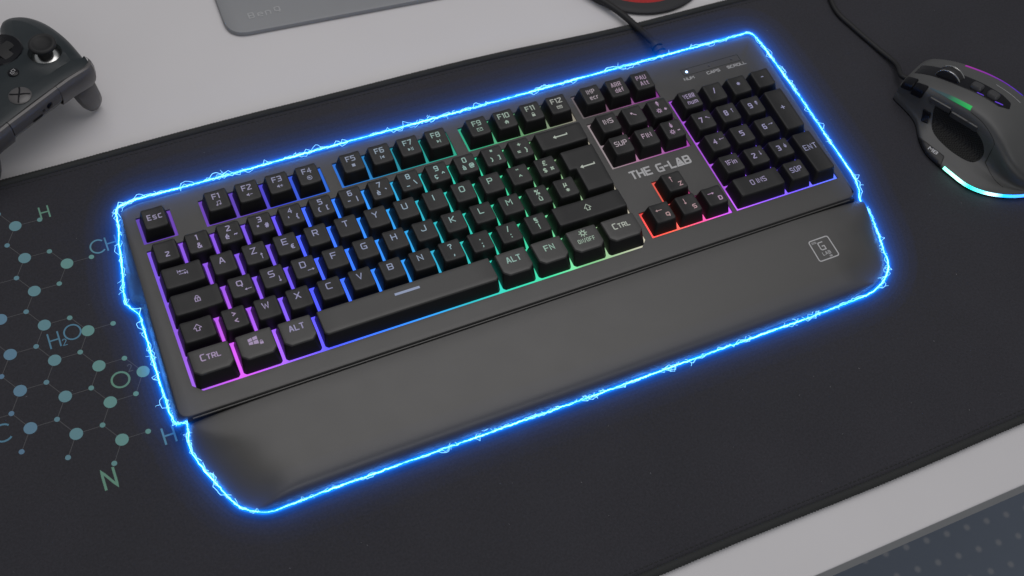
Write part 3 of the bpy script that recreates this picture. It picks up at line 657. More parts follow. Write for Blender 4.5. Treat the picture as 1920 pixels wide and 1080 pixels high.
for x in xsr:
    yf=front(x); col=[]
    for j in range(nv+1):
        t=j/nv; t=1-(1-t)**2.2
        y=RB+(yf-RB)*t; d=edge_dist(x,y)
        bk=max(0,1-(RB-y)/2.2)**1.5; z=min(.38+.87*(1-math.exp(-d/.15))+.43*(1-math.exp(-d/2.2)),.24+1.52*(1-math.exp(-(edge_dist(x,y,True)*(1+2.2*bk)+.25*bk)/1.45)))-.06*max(0,1-(RB-y)/.18)**2
        col.append((x,y,z))
    col.append((x,yf,.08)); cols.append(col)
ids=mb.loft(cols,0,closed=False)
mb.poly([c[0] for c in cols]+[(cols[-1][0][0],RB,.06),(cols[0][0][0],RB,.06)])
rest=mb.build('wrist_rest',M['rest'],kb,KB,smooth=50)
mb=MB(); mb.box(-.9,43.3,-13.0,-12.88,.1,1.60); mb.build('hinge_strip',M['groove'],kb,KB,smooth=0)
mb=MB(); mb.box(-.6,42.9,-12.975,-12.92,1.5,1.70); mb.build('hinge_ridge',M['case'],kb,KB,smooth=0)
# badge on the rest
bv=BVHTree.FromPolygons([tuple(p) for p in mb.v],[tuple(f) for f in mb.f])
rb=BVHTree.FromPolygons([tuple(v.co+Vector(KB)) for v in rest.data.vertices],[tuple(p.vertices) for p in rest.data.polygons])
def onrest(a,b,l):
    hit=rb.ray_cast(Vector((a,b,5)),Vector((0,0,-1)))
    return (a,b,(hit[0].z if hit[0] else 1.5)+.006+l*.3)
mb=MB()
sq=round_poly([(38.52,-16.36),(40.0,-16.34),(39.98,-14.82),(38.54,-14.84)],.16,4)
gr=[strip(sq+[sq[0]],.075)]+text('G',39.24,-15.38,.54,.07,.95)+text('LAB',39.28,-15.93,.21,.036,.95,2.4)+text('2016',38.84,-15.03,.12,.022,.8,1.9)+text('00',39.46,-16.2,.09,.026,1.2,1.6)
put(mb,gr,onrest); mb.build('badge',M['print_'],rest,KB,smooth=0)

# ---- cable of the keyboard
cp=catmull([(37.45,2.2,.95),(37.42,3.2,.95),(37.4,4.2,.85),(37.36,5.2,.62),(37.2,6.5,.38),(36.7,8.2,.32),(35.8,10.0,.33),(34.7,12.0,.3),(33.2,15,.1),(30.5,20,.0),(26,27,-.05),(24,36,-.05)],14)
mb=MB(); rr=.25
mb.tube(cp,lambda i:rr+(.014 if i%2 else -.01),10); mb.build('cable',M['cable'],kb,KB,smooth=80)
mb=MB(); prof=[]
for k in range(4):
    y=2.3+k*.48; prof+=[(y,.43),(y+.28,.43),(y+.30,.30),(y+.46,.30)]
mb.loft([[(37.42+r*math.cos(a),y,.95-.05*(y-2.2)+r*math.sin(a)) for a in [2*math.pi*i/16 for i in range(16)]] for y,r in prof],cap0=True,cap1=True)
mb.build('strain_relief',M['rubber'],kb,KB,smooth=40)

# ---------------------------------------------------------------- electric light outline hugging the keyboard
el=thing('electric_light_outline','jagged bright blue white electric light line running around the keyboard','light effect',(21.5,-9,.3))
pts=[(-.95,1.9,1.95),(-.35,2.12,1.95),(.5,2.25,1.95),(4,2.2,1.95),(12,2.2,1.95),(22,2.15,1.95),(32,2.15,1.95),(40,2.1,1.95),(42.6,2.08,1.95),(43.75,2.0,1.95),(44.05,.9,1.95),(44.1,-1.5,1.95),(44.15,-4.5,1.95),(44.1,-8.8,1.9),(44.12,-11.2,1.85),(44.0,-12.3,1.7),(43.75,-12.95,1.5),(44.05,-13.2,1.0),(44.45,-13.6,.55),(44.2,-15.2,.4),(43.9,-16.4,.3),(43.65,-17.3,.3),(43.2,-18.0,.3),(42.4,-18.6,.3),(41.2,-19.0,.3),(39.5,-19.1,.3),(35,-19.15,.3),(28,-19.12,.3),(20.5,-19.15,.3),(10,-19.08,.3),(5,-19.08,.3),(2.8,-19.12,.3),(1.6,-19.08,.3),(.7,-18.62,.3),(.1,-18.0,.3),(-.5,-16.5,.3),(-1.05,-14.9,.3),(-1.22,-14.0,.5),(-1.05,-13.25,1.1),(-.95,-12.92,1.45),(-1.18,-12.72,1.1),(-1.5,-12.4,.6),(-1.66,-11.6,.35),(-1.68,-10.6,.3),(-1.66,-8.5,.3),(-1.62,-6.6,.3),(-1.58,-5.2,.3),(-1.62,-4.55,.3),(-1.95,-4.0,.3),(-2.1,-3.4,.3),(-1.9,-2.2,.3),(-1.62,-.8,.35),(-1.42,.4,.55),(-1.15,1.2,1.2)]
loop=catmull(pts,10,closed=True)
# even resampling
acc=[0]
for a,b in zip(loop,loop[1:]+loop[:1]): acc.append(acc[-1]+(b-a).length)
Ltot=acc[-1]; NS=int(Ltot/.16); even=[]; k=0
for i in range(NS):
    s=Ltot*i/NS
    while acc[k+1]<s: k+=1
    t=(s-acc[k])/(acc[k+1]-acc[k]+1e-9); even.append(loop[k].lerp(loop[(k+1)%len(loop)],t))
def frame(i):
    t=(even[(i+1)%NS]-even[i-1]).normalized(); n=Vector((0,0,1)); n=(n-t*n.dot(t)).normalized(); return t,n,t.cross(n)
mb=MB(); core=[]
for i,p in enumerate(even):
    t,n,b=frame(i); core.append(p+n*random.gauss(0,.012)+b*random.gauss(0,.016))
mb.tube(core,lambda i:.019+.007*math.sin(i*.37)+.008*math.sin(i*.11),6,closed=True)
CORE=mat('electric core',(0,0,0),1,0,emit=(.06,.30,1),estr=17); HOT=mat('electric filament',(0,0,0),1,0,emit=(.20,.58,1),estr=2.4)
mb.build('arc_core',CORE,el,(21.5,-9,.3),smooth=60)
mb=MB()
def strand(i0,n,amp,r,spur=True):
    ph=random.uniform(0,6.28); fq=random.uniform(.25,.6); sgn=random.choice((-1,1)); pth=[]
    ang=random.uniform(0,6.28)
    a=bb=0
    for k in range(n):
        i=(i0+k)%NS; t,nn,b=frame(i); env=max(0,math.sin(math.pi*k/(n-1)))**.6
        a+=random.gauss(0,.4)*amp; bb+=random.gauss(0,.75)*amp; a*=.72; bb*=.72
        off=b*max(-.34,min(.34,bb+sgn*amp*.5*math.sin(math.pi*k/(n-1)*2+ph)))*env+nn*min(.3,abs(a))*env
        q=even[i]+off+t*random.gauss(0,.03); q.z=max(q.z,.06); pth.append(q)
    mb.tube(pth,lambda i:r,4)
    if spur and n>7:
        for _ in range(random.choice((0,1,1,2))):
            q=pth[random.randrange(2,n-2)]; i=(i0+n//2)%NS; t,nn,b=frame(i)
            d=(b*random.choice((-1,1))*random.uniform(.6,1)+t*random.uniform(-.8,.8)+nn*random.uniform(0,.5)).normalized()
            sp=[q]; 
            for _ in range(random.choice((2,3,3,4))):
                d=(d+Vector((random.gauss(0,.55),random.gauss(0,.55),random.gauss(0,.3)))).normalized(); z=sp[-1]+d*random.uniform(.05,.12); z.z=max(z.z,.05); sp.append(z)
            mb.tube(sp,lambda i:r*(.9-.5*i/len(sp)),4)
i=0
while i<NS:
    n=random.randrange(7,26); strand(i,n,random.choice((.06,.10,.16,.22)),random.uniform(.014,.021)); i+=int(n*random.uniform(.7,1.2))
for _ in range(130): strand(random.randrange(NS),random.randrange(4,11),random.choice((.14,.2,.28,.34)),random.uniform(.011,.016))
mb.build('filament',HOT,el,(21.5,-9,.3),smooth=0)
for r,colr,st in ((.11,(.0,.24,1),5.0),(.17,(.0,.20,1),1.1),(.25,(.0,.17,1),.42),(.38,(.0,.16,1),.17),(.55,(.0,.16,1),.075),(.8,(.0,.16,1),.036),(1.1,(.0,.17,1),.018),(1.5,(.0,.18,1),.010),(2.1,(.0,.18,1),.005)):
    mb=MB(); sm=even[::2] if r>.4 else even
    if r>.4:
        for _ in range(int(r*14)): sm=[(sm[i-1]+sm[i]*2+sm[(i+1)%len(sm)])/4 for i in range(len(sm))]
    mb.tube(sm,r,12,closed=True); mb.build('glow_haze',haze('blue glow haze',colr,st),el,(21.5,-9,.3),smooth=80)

# ---------------------------------------------------------------- mouse
MN=Vector((53.4,-4.9,0)); ca,sa=.92,.39
ML=(55.8,-10.5,0)
def mw(u,v,z): return Vector((MN.x+u*ca+v*sa, MN.y+u*sa-v*ca, z))
ms=thing('gaming_mouse','grey wired gaming mouse with thumb wing and glowing teal base strip','mouse',ML)
ST_=[ # v, uL, uTL, zTL, zc, uTR, uR
 (0.0,-1.5,-1.45,1.7,1.9,1.9,2.05),(.35,-1.62,-1.6,2.15,2.3,2.1,2.3),(1.35,-1.85,-1.8,2.7,2.9,2.3,2.6),(2.4,-2.3,-1.9,3.05,3.3,2.45,2.75),(3.4,-3.35,-1.95,3.3,3.6,2.5,2.85),(4.4,-4.05,-1.98,3.5,3.85,2.52,2.9),(5.5,-4.3,-2.05,3.6,4.0,2.5,2.95),(6.7,-4.45,-2.2,3.55,4.0,2.45,3.05),(8.0,-4.5,-2.5,3.2,3.75,2.5,3.2),(9.2,-4.1,-2.7,2.6,3.2,2.6,3.2),(10.3,-3.3,-2.4,1.9,2.45,2.3,2.9),(11.2,-2.3,-1.7,1.3,1.7,1.7,2.2),(11.8,-1.2,-.9,.85,1.05,1.0,1.3)]
def sect(v):
    cols=[[(s[0],s[k]) for s in ST_] for k in range(1,7)]
    # smooth (cubic) interpolation between the stations
    i=0
    while i<len(ST_)-2 and v>ST_[i+1][0]: i+=1
    a,b=ST_[i],ST_[i+1]; p0=ST_[max(i-1,0)]; p3=ST_[min(i+2,len(ST_)-1)]; t=(v-a[0])/(b[0]-a[0])
    out=[]
    for k in range(1,7):
        m1=(b[k]-p0[k])/(b[0]-p0[0])*(b[0]-a[0]); m2=(p3[k]-a[k])/(p3[0]-a[0])*(b[0]-a[0])
        out.append((2*t**3-3*t*t+1)*a[k]+(t**3-2*t*t+t)*m1+(-2*t**3+3*t*t)*b[k]+(t**3-t*t)*m2)
    return out
rings=[]
NVV=64
for q in range(NVV+1):
    v=11.8*q/NVV; uL,uTL,zTL,zc,uTR,uR=sect(v)
    wing_=min(1,max(0,(-uL-2.4)/1.6))
    mid=uL+(uTL-uL)*(.62+.18*wing_)
    ctrl=[(uL,.12),(uL-.02,.45),(uL+(mid-uL)*.52,.62+.14*zTL*.25),(mid+.28*wing_,zTL*(.44-.08*wing_)),(uTL-.12,zTL*.82),(uTL+.02,zTL*.97),(uTL+.45,zTL+(zc-zTL)*.55),(0,zc),(uTR-.6,zc-.12*(zc)*.5),(uTR-.1,zTL*.84),(uTR+.1,zTL*.6),(uR,.7),(uR,.12)]
    pr=catmull([Vector((a,b,0)) for a,b in ctrl],4)
    rings.append([mw(p.x,v,max(.1,p.y)) for p in pr])
mb=MB(); mb.loft(rings,0,closed=False); mb.face([mb.vert(p) for p in rings[0]]); mb.face([mb.vert(p) for p in rings[-1]])
mb.poly([r[0] for r in rings]+[r[-1] for r in rings[::-1]])
bt=BVHTree.FromPolygons([tuple(v) for v in mb.v],[tuple(f) for f in mb.f])
body=mb.build('shell',M['mousebody'],ms,ML,smooth=55)
MVIEW=Vector((-.62,-.36,.70))     # side the thumb pieces face: drop outlines onto the shell along this direction
ub=Vector((ca,sa,0)); vb=Vector((sa,-ca,0))
def dropper(bvh, origin, direction):
    def f(p3): 
        hit=bvh.ray_cast(Vector(p3)+direction*20,-direction)
        return (hit[0],hit[1]) if hit[0] else (None,None)
    return f
def patch(mb, outline3, direction, bvh, lift, m=0, c=(1,1,1), thick=0, step=.16, bevel=.06):
    """a raised piece whose outline (points near the surface) is dropped onto the surface along one direction"""
    d=direction.normalized(); ax=d.cross(Vector((0,0,1))).normalized() if abs(d.z)<.98 else Vector((1,0,0)); ay=d.cross(ax)
    o0=Vector((0,0,0))
    for p in outline3: o0+=Vector(p)
    o0/=len(outline3)
    P=[Vector(((Vector(p)-o0).dot(ax),(Vector(p)-o0).dot(ay))) for p in outline3]
    area=sum(P[i-1].x*P[i].y-P[i].x*P[i-1].y for i in range(len(P)))
    if area<0: P=P[::-1]
    P=[Vector(p) for p in round_poly([tuple(p) for p in P],bevel*2,3)]
    D=[]
    for a,b in zip(P,P[1:]+P[:1]):
        k=max(1,int((b-a).length/step))
        for t in range(k): D.append(a+(b-a)*t/k)
    def surf(p,l):
        w=o0+ax*p.x+ay*p.y; hit=bvh.ray_cast(w+d*20,-d)
        if not hit[0]:
            q=bvh.find_nearest(w); hit=q
        n=hit[1]; 
        if n.dot(d)<0: n=-n
        return hit[0]+n*l
    inn=[Vector(p) for p in offset_poly([tuple(p) for p in D],bevel)]
    # interior points on a grid for following the curvature
    xs0=min(p.x for p in inn); xs1=max(p.x for p in inn); ys0=min(p.y for p in inn); ys1=max(p.y for p in inn)
    V=list(inn); E=[(i,(i+1)%len(inn)) for i in range(len(inn))]
    def inside(p):
        r=False
        for a,b in zip(inn,inn[1:]+inn[:1]):
            if (a.y>p.y)!=(b.y>p.y) and p.x<(b.x-a.x)*(p.y-a.y)/(b.y-a.y)+a.x: r=not r
        return r
    yy=ys0+step
    while yy<ys1:
        xx=xs0+step
        while xx<xs1:
            q=Vector((xx,yy))
            if inside(q) and min((q-a).length for a in inn)>step*.5: V.append(q)
            xx+=step
        yy+=step
    vs,es,fs,_,_,_=delaunay_2d_cdt(V,E,[],1,1e-5)
    top=[mb.vert(surf(p,lift)) for p in vs]
    for f in fs: mb.face([top[i] for i in f],m,c)
    mb.loft([[surf(p,-.12) for p in D],[surf(p,lift*.55) for p in D],[surf(p,lift) for p in inn]],m,c=c)
def spline_poly(pts,per=5): return [tuple(p) for p in catmull([Vector(p) for p in pts],per,closed=True)]
W=mw
sd=(ub*-.80+Vector((0,0,.60))-vb*.05).normalized()      # from the thumb side and above
td=Vector((0,0,1))
def mp(name,pts,d,lift,material,bevel=.05,color=None,parent=ms,step=.16):
    mb=MB(); patch(mb,pts,d,bt,lift,0,color or (1,1,1),step=step,bevel=bevel)
    return mb.build(name,material,parent,ML,smooth=50,color=color is not None)
# thumb grip
mp('thumb_grip',spline_poly([W(-2.15,3.0,2.6),W(-2.1,4.4,2.75),W(-2.25,5.8,2.8),W(-2.55,6.9,2.5),W(-3.0,7.5,1.95),W(-3.55,7.3,1.35),W(-3.6,6.3,1.1),W(-3.45,5.0,1.05),W(-3.1,3.9,1.1),W(-2.7,3.3,1.5)],4),sd,.03,M['grip'],.03)
for a,b in ((2.35,4.0),(4.1,6.2)):
    mp('side_button',[W(-2.02-.0,a,2.72),W(-2.06,b,2.95),W(-2.25,b+.05,2.62),W(-2.2,a+.05,2.38)],sd,.11,M['mgrey'],.04)
mp('sniper_button',[W(-2.6,2.35,1.7),W(-2.45,3.0,1.75),W(-2.75,3.25,1.05),W(-2.85,2.7,.9)],(ub*-.9+Vector((0,0,.4))).normalized(),.07,M['gloss'],.05)
o=mp('wing_panel',[W(-3.75,3.3,.75),W(-3.95,5.6,.8),W(-4.6,5.9,.25),W(-4.2,3.35,.2)],(ub*-.7+Vector((0,0,.75))).normalized(),.05,M['rubber'],.06)
mb=MB(); d2=(ub*-.7+Vector((0,0,.75))).normalized()
def onm(a,b,l):
    p=W(-4.02+b*.75,4.75+a,.7); hit=bt.ray_cast(p+d2*20,-d2)
    q=hit[0] if hit[0] else p
    return q+d2*(.085+l)
put(mb,text('M8',0,0,.36,.07,1.1,1.6),onm); mb.build('lettering',M['print_'],o,ML,smooth=0)
# front edge buttons, main seam, green light line
for a,b in ((.15,.95),(1.0,1.85)):
    mp('edge_button',[W(-1.88,a,1.75),W(-1.98,b,2.05),W(-1.5,b,2.85),W(-1.4,a,2.45)],(ub*-.7+Vector((0,0,.7))).normalized(),.14,M['gloss'],.05)
GR=[(0,lin((40,60,80))),(.45,lin((30,80,80))),(.6,lin((10,150,90))),(1,lin((0,215,95)))]
def gcol(v):
    q=Vector(v)-MN; t=(q.dot(vb)-1.9)/3.2; return lerp_table(GR,t)
mp('side_light',[W(-1.66,1.95,3),W(-1.62,3.5,3.4),W(-1.66,5.05,3.7),W(-1.95,5.1,3.6),W(-1.84,3.5,3.2),W(-1.70,1.95,2.9)],(ub*-.4+Vector((0,0,.9))).normalized(),.02,M['stripdim'],.02,color=gcol)
# centre channel with wheel and two buttons
mp('center_channel',[W(-.55,.25,2.5),W(-.62,3.5,3.6),W(-.6,6.3,4),W(-.2,7.0,4),W(.35,6.8,4),W(.55,6,4),W(.62,3.5,3.6),W(.55,.25,2.5)],td,.02,M['gloss'],.04)
mb=MB(); wc=W(0,2.5,2.95); rw=.95
rg=[]
for ww,r in ((-.38,.62),(-.36,rw*.93),(-.2,rw),(.2,rw),(.36,rw*.93),(.38,.62)):
    rg.append([wc+ub*ww+vb*(r*math.cos(2*math.pi*k/28))+Vector((0,0,r*math.sin(2*math.pi*k/28))) for k in range(28)])
mb.loft(rg,0,cap0=True,cap1=True); wh=mb.build('scroll_wheel',M['rubber'],ms,ML,smooth=40)
for ww in (-.3,.3):
    mb=MB(); mb.tube([wc+ub*ww+vb*(.95*math.cos(2*math.pi*k/36))+Vector((0,0,.95*math.sin(2*math.pi*k/36))) for k in range(36)],.055,6,closed=True); mb.build('rim',M['chrome'],wh,ML,smooth=60)
for va in (3.95,5.15):
    mp('top_button',[W(-.38,va,3.8),W(-.38,va+.85,4),W(.3,va+.85,4),W(.3,va,3.8)],td,.26,M['mgrey'],.12,step=.12)
for pa in ([W(-.45,5.95,4),W(-.30,6.5,4),W(-.22,6.48,4),W(-.37,5.93,4)],[W(.28,5.3,4),W(.36,5.9,4),W(.43,5.88,4),W(.35,5.3,4)],[W(-.52,4.6,4),W(-.50,5.1,4),W(-.44,5.1,4),W(-.46,4.6,4)]):
    mp('channel_reflection',pa,td,.035,M['stripdim'],.012,color=lambda v:lin((120,70,255)))  # bluish reflections painted as thin emissive lines, not lamps
PU=[(0,lin((190,20,190))),(.5,lin((150,20,210))),(1,lin((80,30,235)))]
mp('side_light',[W(1.75,2.6,3.2),W(1.82,4.5,3.6),W(1.8,6.9,3.6),W(1.93,7.0,3.5),W(1.98,4.5,3.5),W(1.88,2.6,3.1)],(ub*.5+Vector((0,0,.85))).normalized(),.03,M['stripdim'],.02,color=lambda v:lerp_table(PU,((Vector(v)-MN).dot(vb)-2.9)/4))
mb=MB()
for qd in strip([(1.15,5.2),(1.1,6.2),(1.0,7.2)],.05): 
    mb.poly([ (lambda hit: hit+Vector((0,0,.012)))(bt.ray_cast(W(a,b,20),Vector((0,0,-1)))[0]) for a,b in qd])
mb.build('printed_line',M['printdim'],ms,ML,smooth=0)
# seam between the palm cover and the thumb side
mb=MB(); sm=[]
for (u,v) in ((-1.98,5.2),(-2.1,6.2),(-2.35,7.2),(-2.75,8.3),(-3.05,9.2),(-3.1,9.9)):
    sm.append(W(u,v,3))
pth=[]
for p in catmull(sm,6):
    hit=bt.ray_cast(p+Vector((0,0,20)),Vector((0,0,-1)))
    if hit[0]: pth.append(hit[0])
mb.tube(pth,.018,5); mb.build('seam',M['groove'],ms,ML,smooth=60)
# glowing strip round the rear base
LS=[(0,lin((120,240,200))),(.25,lin((170,250,235))),(.4,lin((0,210,190))),(.58,lin((90,225,240))),(.68,lin((190,245,255))),(.8,lin((10,150,235))),(1,lin((60,130,250)))]
bpts=[]
for q in range(41):
    v=6.05+(11.8-6.05)*q/40; s=sect(v); bpts.append(W(s[0]-.02,v,.36))
sN=sect(11.8)
for k in range(1,12):
    bpts.append(W(sN[0]+(sN[5]-sN[0])*k/12,11.8+.12*math.sin(math.pi*k/12),.36))
for q in range(40,10,-1):
    v=6.05+(11.8-6.05)*q/40; s=sect(v); bpts.append(W(s[5]+.02,v,.36))
mb=MB(); mb.tube(bpts,lambda i:.125,8,ell=1.0)
mb.c=[lambda v:lerp_table(LS,min(1,max(0,((Vector(v)-MN).dot(vb)-6.05)/5.2)))]*len(mb.f)
mb.build('base_light',M['strip'],ms,ML,smooth=60,color=True)
mb=MB(); mb.loft([[ (p[0],p[1],z) for p in ([tuple(r[0]) for r in rings]+[tuple(r[-1]) for r in rings[::-1]])] for z in (.01,.13)],cap0=True); mb.build('foot',M['groove'],ms,ML,smooth=0)
cp=catmull([W(.1,.1,.95),W(.05,-.6,.8),(53.75,-3.0,.45),(53.5,-1.2,.22),(52.9,1.2,.2),(52.55,3.2,.2),(53.2,5.6,.2),(54.5,8.5,-.02),(56.5,13,-.1),(58,22,-.1)],12)
mb=MB(); mb.tube(cp,.2,8); mb.build('cable',M['cable'],ms,ML,smooth=80)

# ---------------------------------------------------------------- game controller (bumpers towards the keyboard)
GO=Vector((-4.24,10.25,0)); gx=Vector((-.87,-.5,0)); gy=Vector((.5,-.87,0))
GL=(-5.8,13.0,-.3)
def cw(x,y,z): return GO+gx*x+gy*y+Vector((0,0,z))
gc=thing('game_controller','dark petrol game controller lying face up on the white desk','game controller',GL)
half=[(0,.98),(-1.0,.98),(-2.0,.95),(-2.6,.92),(-3.5,.95),(-4.3,.95),(-4.8,.65),(-5.05,-.2),(-5.4,-1.6),(-5.68,-3.0),(-5.82,-4.3),(-5.75,-5.5),(-5.5,-6.35),(-5.0,-6.95),(-4.35,-7.1),(-3.75,-6.75),(-3.25,-6.0),(-2.8,-5.2),(-2.2,-4.7),(-1.2,-4.5),(0,-4.45)]
outl=half+[(-x,y) for x,y in half[-2:0:-1]]
outl=[(p.x,p.y) for p in catmull([Vector((x,y,0)) for x,y in outl],3,closed=True)]
def ccw(P): return P if sum(P[i-1][0]*P[i][1]-P[i][0]*P[i-1][1] for i in range(len(P)))>0 else P[::-1]
outl=ccw(outl)
def ftop(x,y): return 4.42-.0*(x)-max(0,-y-1.6)**1.35*.13-.016*x*x
mb=MB(); rings=[]
def smooth_ring(P,k):
    for _ in range(k): P=[((P[i-1][0]+2*P[i][0]+P[(i+1)%len(P)][0])/4,(P[i-1][1]+2*P[i][1]+P[(i+1)%len(P)][1])/4) for i in range(len(P))]
    return P
for d,dz in ((.9,-2.6),(.35,-2.2),(.05,-1.5),(0,-.95),(.06,-.55),(.22,-.25),(.5,-.08),(.95,0.0)):
    P=smooth_ring(offset_poly(outl,d),int(d*8)); rings.append([cw(p[0],p[1],ftop(p[0],p[1])+dz*(1 if p[1]<.1 else (.12 if dz>-.6 else .75))) for p in P])
mb.loft(rings,0,cap0=True)
# dished top surface
Pin=[Vector(p) for p in smooth_ring(offset_poly(outl,.95),8)]
V=list(Pin); E=[(i,(i+1)%len(Pin)) for i in range(len(Pin))]
SC=(-3.38,-1.56); HR=1.02
def insideP(p,Pn):
    r=False
    for a,b in zip(Pn,Pn[1:]+Pn[:1]):
        if (a.y>p.y)!=(b.y>p.y) and p.x<(b.x-a.x)*(p.y-a.y)/(b.y-a.y)+a.x: r=not r
    return r
wells=[SC,(1.75,-3.6)]
hole_loops=[]
for w in wells:
    ring=[Vector((w[0]+HR*math.cos(2*math.pi*k/32),w[1]+HR*math.sin(2*math.pi*k/32))) for k in range(32)]
    b0=len(V); V+=ring; E+=[(b0+i,b0+(i+1)%32) for i in range(32)]; hole_loops.append(ring)
yy=-7
while yy<1:
    xx=-6
    while xx<6:
        q=Vector((xx,yy))
        if insideP(q,Pin) and min((q-a).length for a in Pin)>.2 and all((q-Vector(w)).length>HR+.15 for w in wells): V.append(q)
        xx+=.4
    yy+=.4
vs,es,fs,_,_,_=delaunay_2d_cdt(V,E,[],1,1e-5)
def bump_(x,y):
    z=0
    for w in wells:
        r=math.hypot(x-w[0],y-w[1]); z+=.14*math.exp(-((r-HR-.1)/.28)**2)
    return z
ids=[mb.vert(cw(p.x,p.y,ftop(p.x,p.y)+bump_(p.x,p.y))) for p in vs]
for f in fs:
    c=sum((vs[i] for i in f),Vector((0,0)))/len(f)
    if any((c-Vector(w)).length<HR*.97 for w in wells) or not insideP(c,Pin): continue
    mb.face([ids[i] for i in f])
for w in wells:
    mb.loft([[cw(w[0]+r*math.cos(2*math.pi*k/32),w[1]+r*math.sin(2*math.pi*k/32),(ftop(w[0]+r*math.cos(2*math.pi*k/32),w[1]+r*math.sin(2*math.pi*k/32))+(.115 if z==0 else 0))+z) for k in range(32)] for r,z in ((HR,0),(HR-.06,-.05),(HR-.12,-.3),(HR-.35,-.75))],0,cap1=True)
mb.build('shell',M['pad'],gc,GL,smooth=50)
def lathe(mb,c,prof,n=32,m=0,cap=True,tilt=None):
    mb.loft([[cw(c[0]+r*math.cos(2*math.pi*k/n),c[1]+r*math.sin(2*math.pi*k/n),z) for k in range(n)] for r,z in prof],m,cap1=cap)
for w in wells:
    z0=ftop(*w)
    mb=MB(); lathe(mb,w,[(.98,z0-.42),(.92,z0-.32),(.80,z0-.22),(.62,z0-.12),(.5,z0-.08)],cap=True); mb.build('stick_dome',M['chrome'],gc,GL,smooth=50)
    mb=MB(); lathe(mb,w,[(.5,z0-.2),(.44,z0+.1),(.36,z0+.35),(.42,z0+.52),(.66,z0+.60),(.80,z0+.68),(.84,z0+.78),(.82,z0+.90),(.74,z0+.96),(.62,z0+.96),(.56,z0+.90),(.4,z0+.84),(.2,z0+.82)]); mb.build('thumbstick',M['stick'],gc,GL,smooth=50)
z0=ftop(-1.75,-3.75)
mb=MB(); lathe(mb,(-1.8,-3.75),[(1.32,z0-.1),(1.32,z0+.22),(1.25,z0+.30),(1.1,z0+.28),(.5,z0+.14),(.2,z0+.1)]); dp=mb.build('direction_pad',M['gloss'],gc,GL,smooth=40)
mb=MB()
for a in (0,1):
    w_,l_=(.34,.95) if a else (.95,.34)
    mb.loft([[cw(-1.8+sx*w_*s,-3.75+sy*l_*s,z0+z) for sx,sy in ((-1,-1),(1,-1),(1,1),(-1,1))] for s,z in ((1,.08),(1,.19+.004*a),(.94,.22+.004*a))],cap1=True)
mb.build('cross',M['stick'],dp,GL,smooth=30)
for s,nm in ((-1,'view'),(1,'menu')):
    mb=MB(); c=(.98*s,-1.63); z0=ftop(*c); lathe(mb,c,[(.34,z0-.06),(.34,z0+.05),(.28,z0+.10)],n=24); bt_=mb.build('small_button',M['gloss'],gc,GL,smooth=40)
    mb=MB()
    if s<0: gr=[strip([(-.16,-.02),(.04,-.02),(.04,.14),(-.16,.14),(-.16,-.02)],.035),strip([(.0,-.12),(.18,-.12),(.18,.05),(.09,.05)],.035)]
    else: gr=[strip([(-.14,y),(.14,y)],.035) for y in (-.09,0,.09)]
    put(mb,gr,lambda a,b,l:cw(c[0]+a,c[1]-b,z0+.106+l)); mb.build('symbol',M['printdim'],bt_,GL,smooth=0)
# centre logo button: disc with a crossed mark
mb=MB(); z0=ftop(0,0)-.01; lathe(mb,(0,0.05),[(.68,z0-.08),(.68,z0+.03),(.60,z0+.09),(.3,z0+.13)],n=36); lg=mb.build('logo_button',M['bumper'],gc,GL,smooth=40)
mb=MB(); gr=[strip([(-.44,.42),(-.2,.16),(0,0),(.24,-.3),(.36,-.5)],.10),strip([(.44,.42),(.2,.16),(.02,-.02),(-.24,-.3),(-.36,-.5)],.10)]
put(mb,gr,lambda a,b,l:cw(a,.05+b*.9,z0+.158-.11*max(0,(math.hypot(a,b)-.25))+l)); mb.build('crossed_mark',M['gloss'],lg,GL,smooth=0)
# middle bar between the bumpers with pairing button and port
def bar_prof(x,dy=0): return [(.90+dy,4.30),(1.06+dy,4.40),(1.20+dy,4.34),(1.32+dy,4.12),(1.36+dy,3.95),(1.37+dy,3.4),(1.05+dy,2.85),(.5+dy,2.6)]
mb=MB(); mb.loft([[cw(x,y,z) for y,z in bar_prof(x)] for x in (-1.86,-1.84,-1,0,1,1.84,1.86)],0,closed=False); mb.build('middle_bar',M['bumper'],gc,GL,smooth=24)
mb=MB()
pc=(-.92,3.72)
mb.loft([[cw(pc[0]+r*math.cos(2*math.pi*k/20),1.385+y,pc[1]+r*math.sin(2*math.pi*k/20)) for k in range(20)] for r,y in ((.22,-.03),(.22,.02),(.17,.05))],cap1=True); mb.build('pairing_button',M['gloss'],gc,GL,smooth=40)
mb=MB(); 
for k in range(3): mb.box(0,0,0,0,0,0) if False else mb.poly([cw(-.52+k*.07,1.395,3.60),cw(-.48+k*.07,1.395,3.60),cw(-.48+k*.07,1.40,3.80),cw(-.52+k*.07,1.40,3.80)])
mb.build('printed_mark',M['groove'],gc,GL,smooth=0)
mb=MB(); po=round_poly([(-.38,3.33),(.38,3.33),(.38,3.55),(-.38,3.55)],.1,4); mb.poly([cw(x+.1,1.375+(z-3.4)*.12,z) for x,z in po]); mb.build('charging_port',M['groove'],gc,GL,smooth=0)
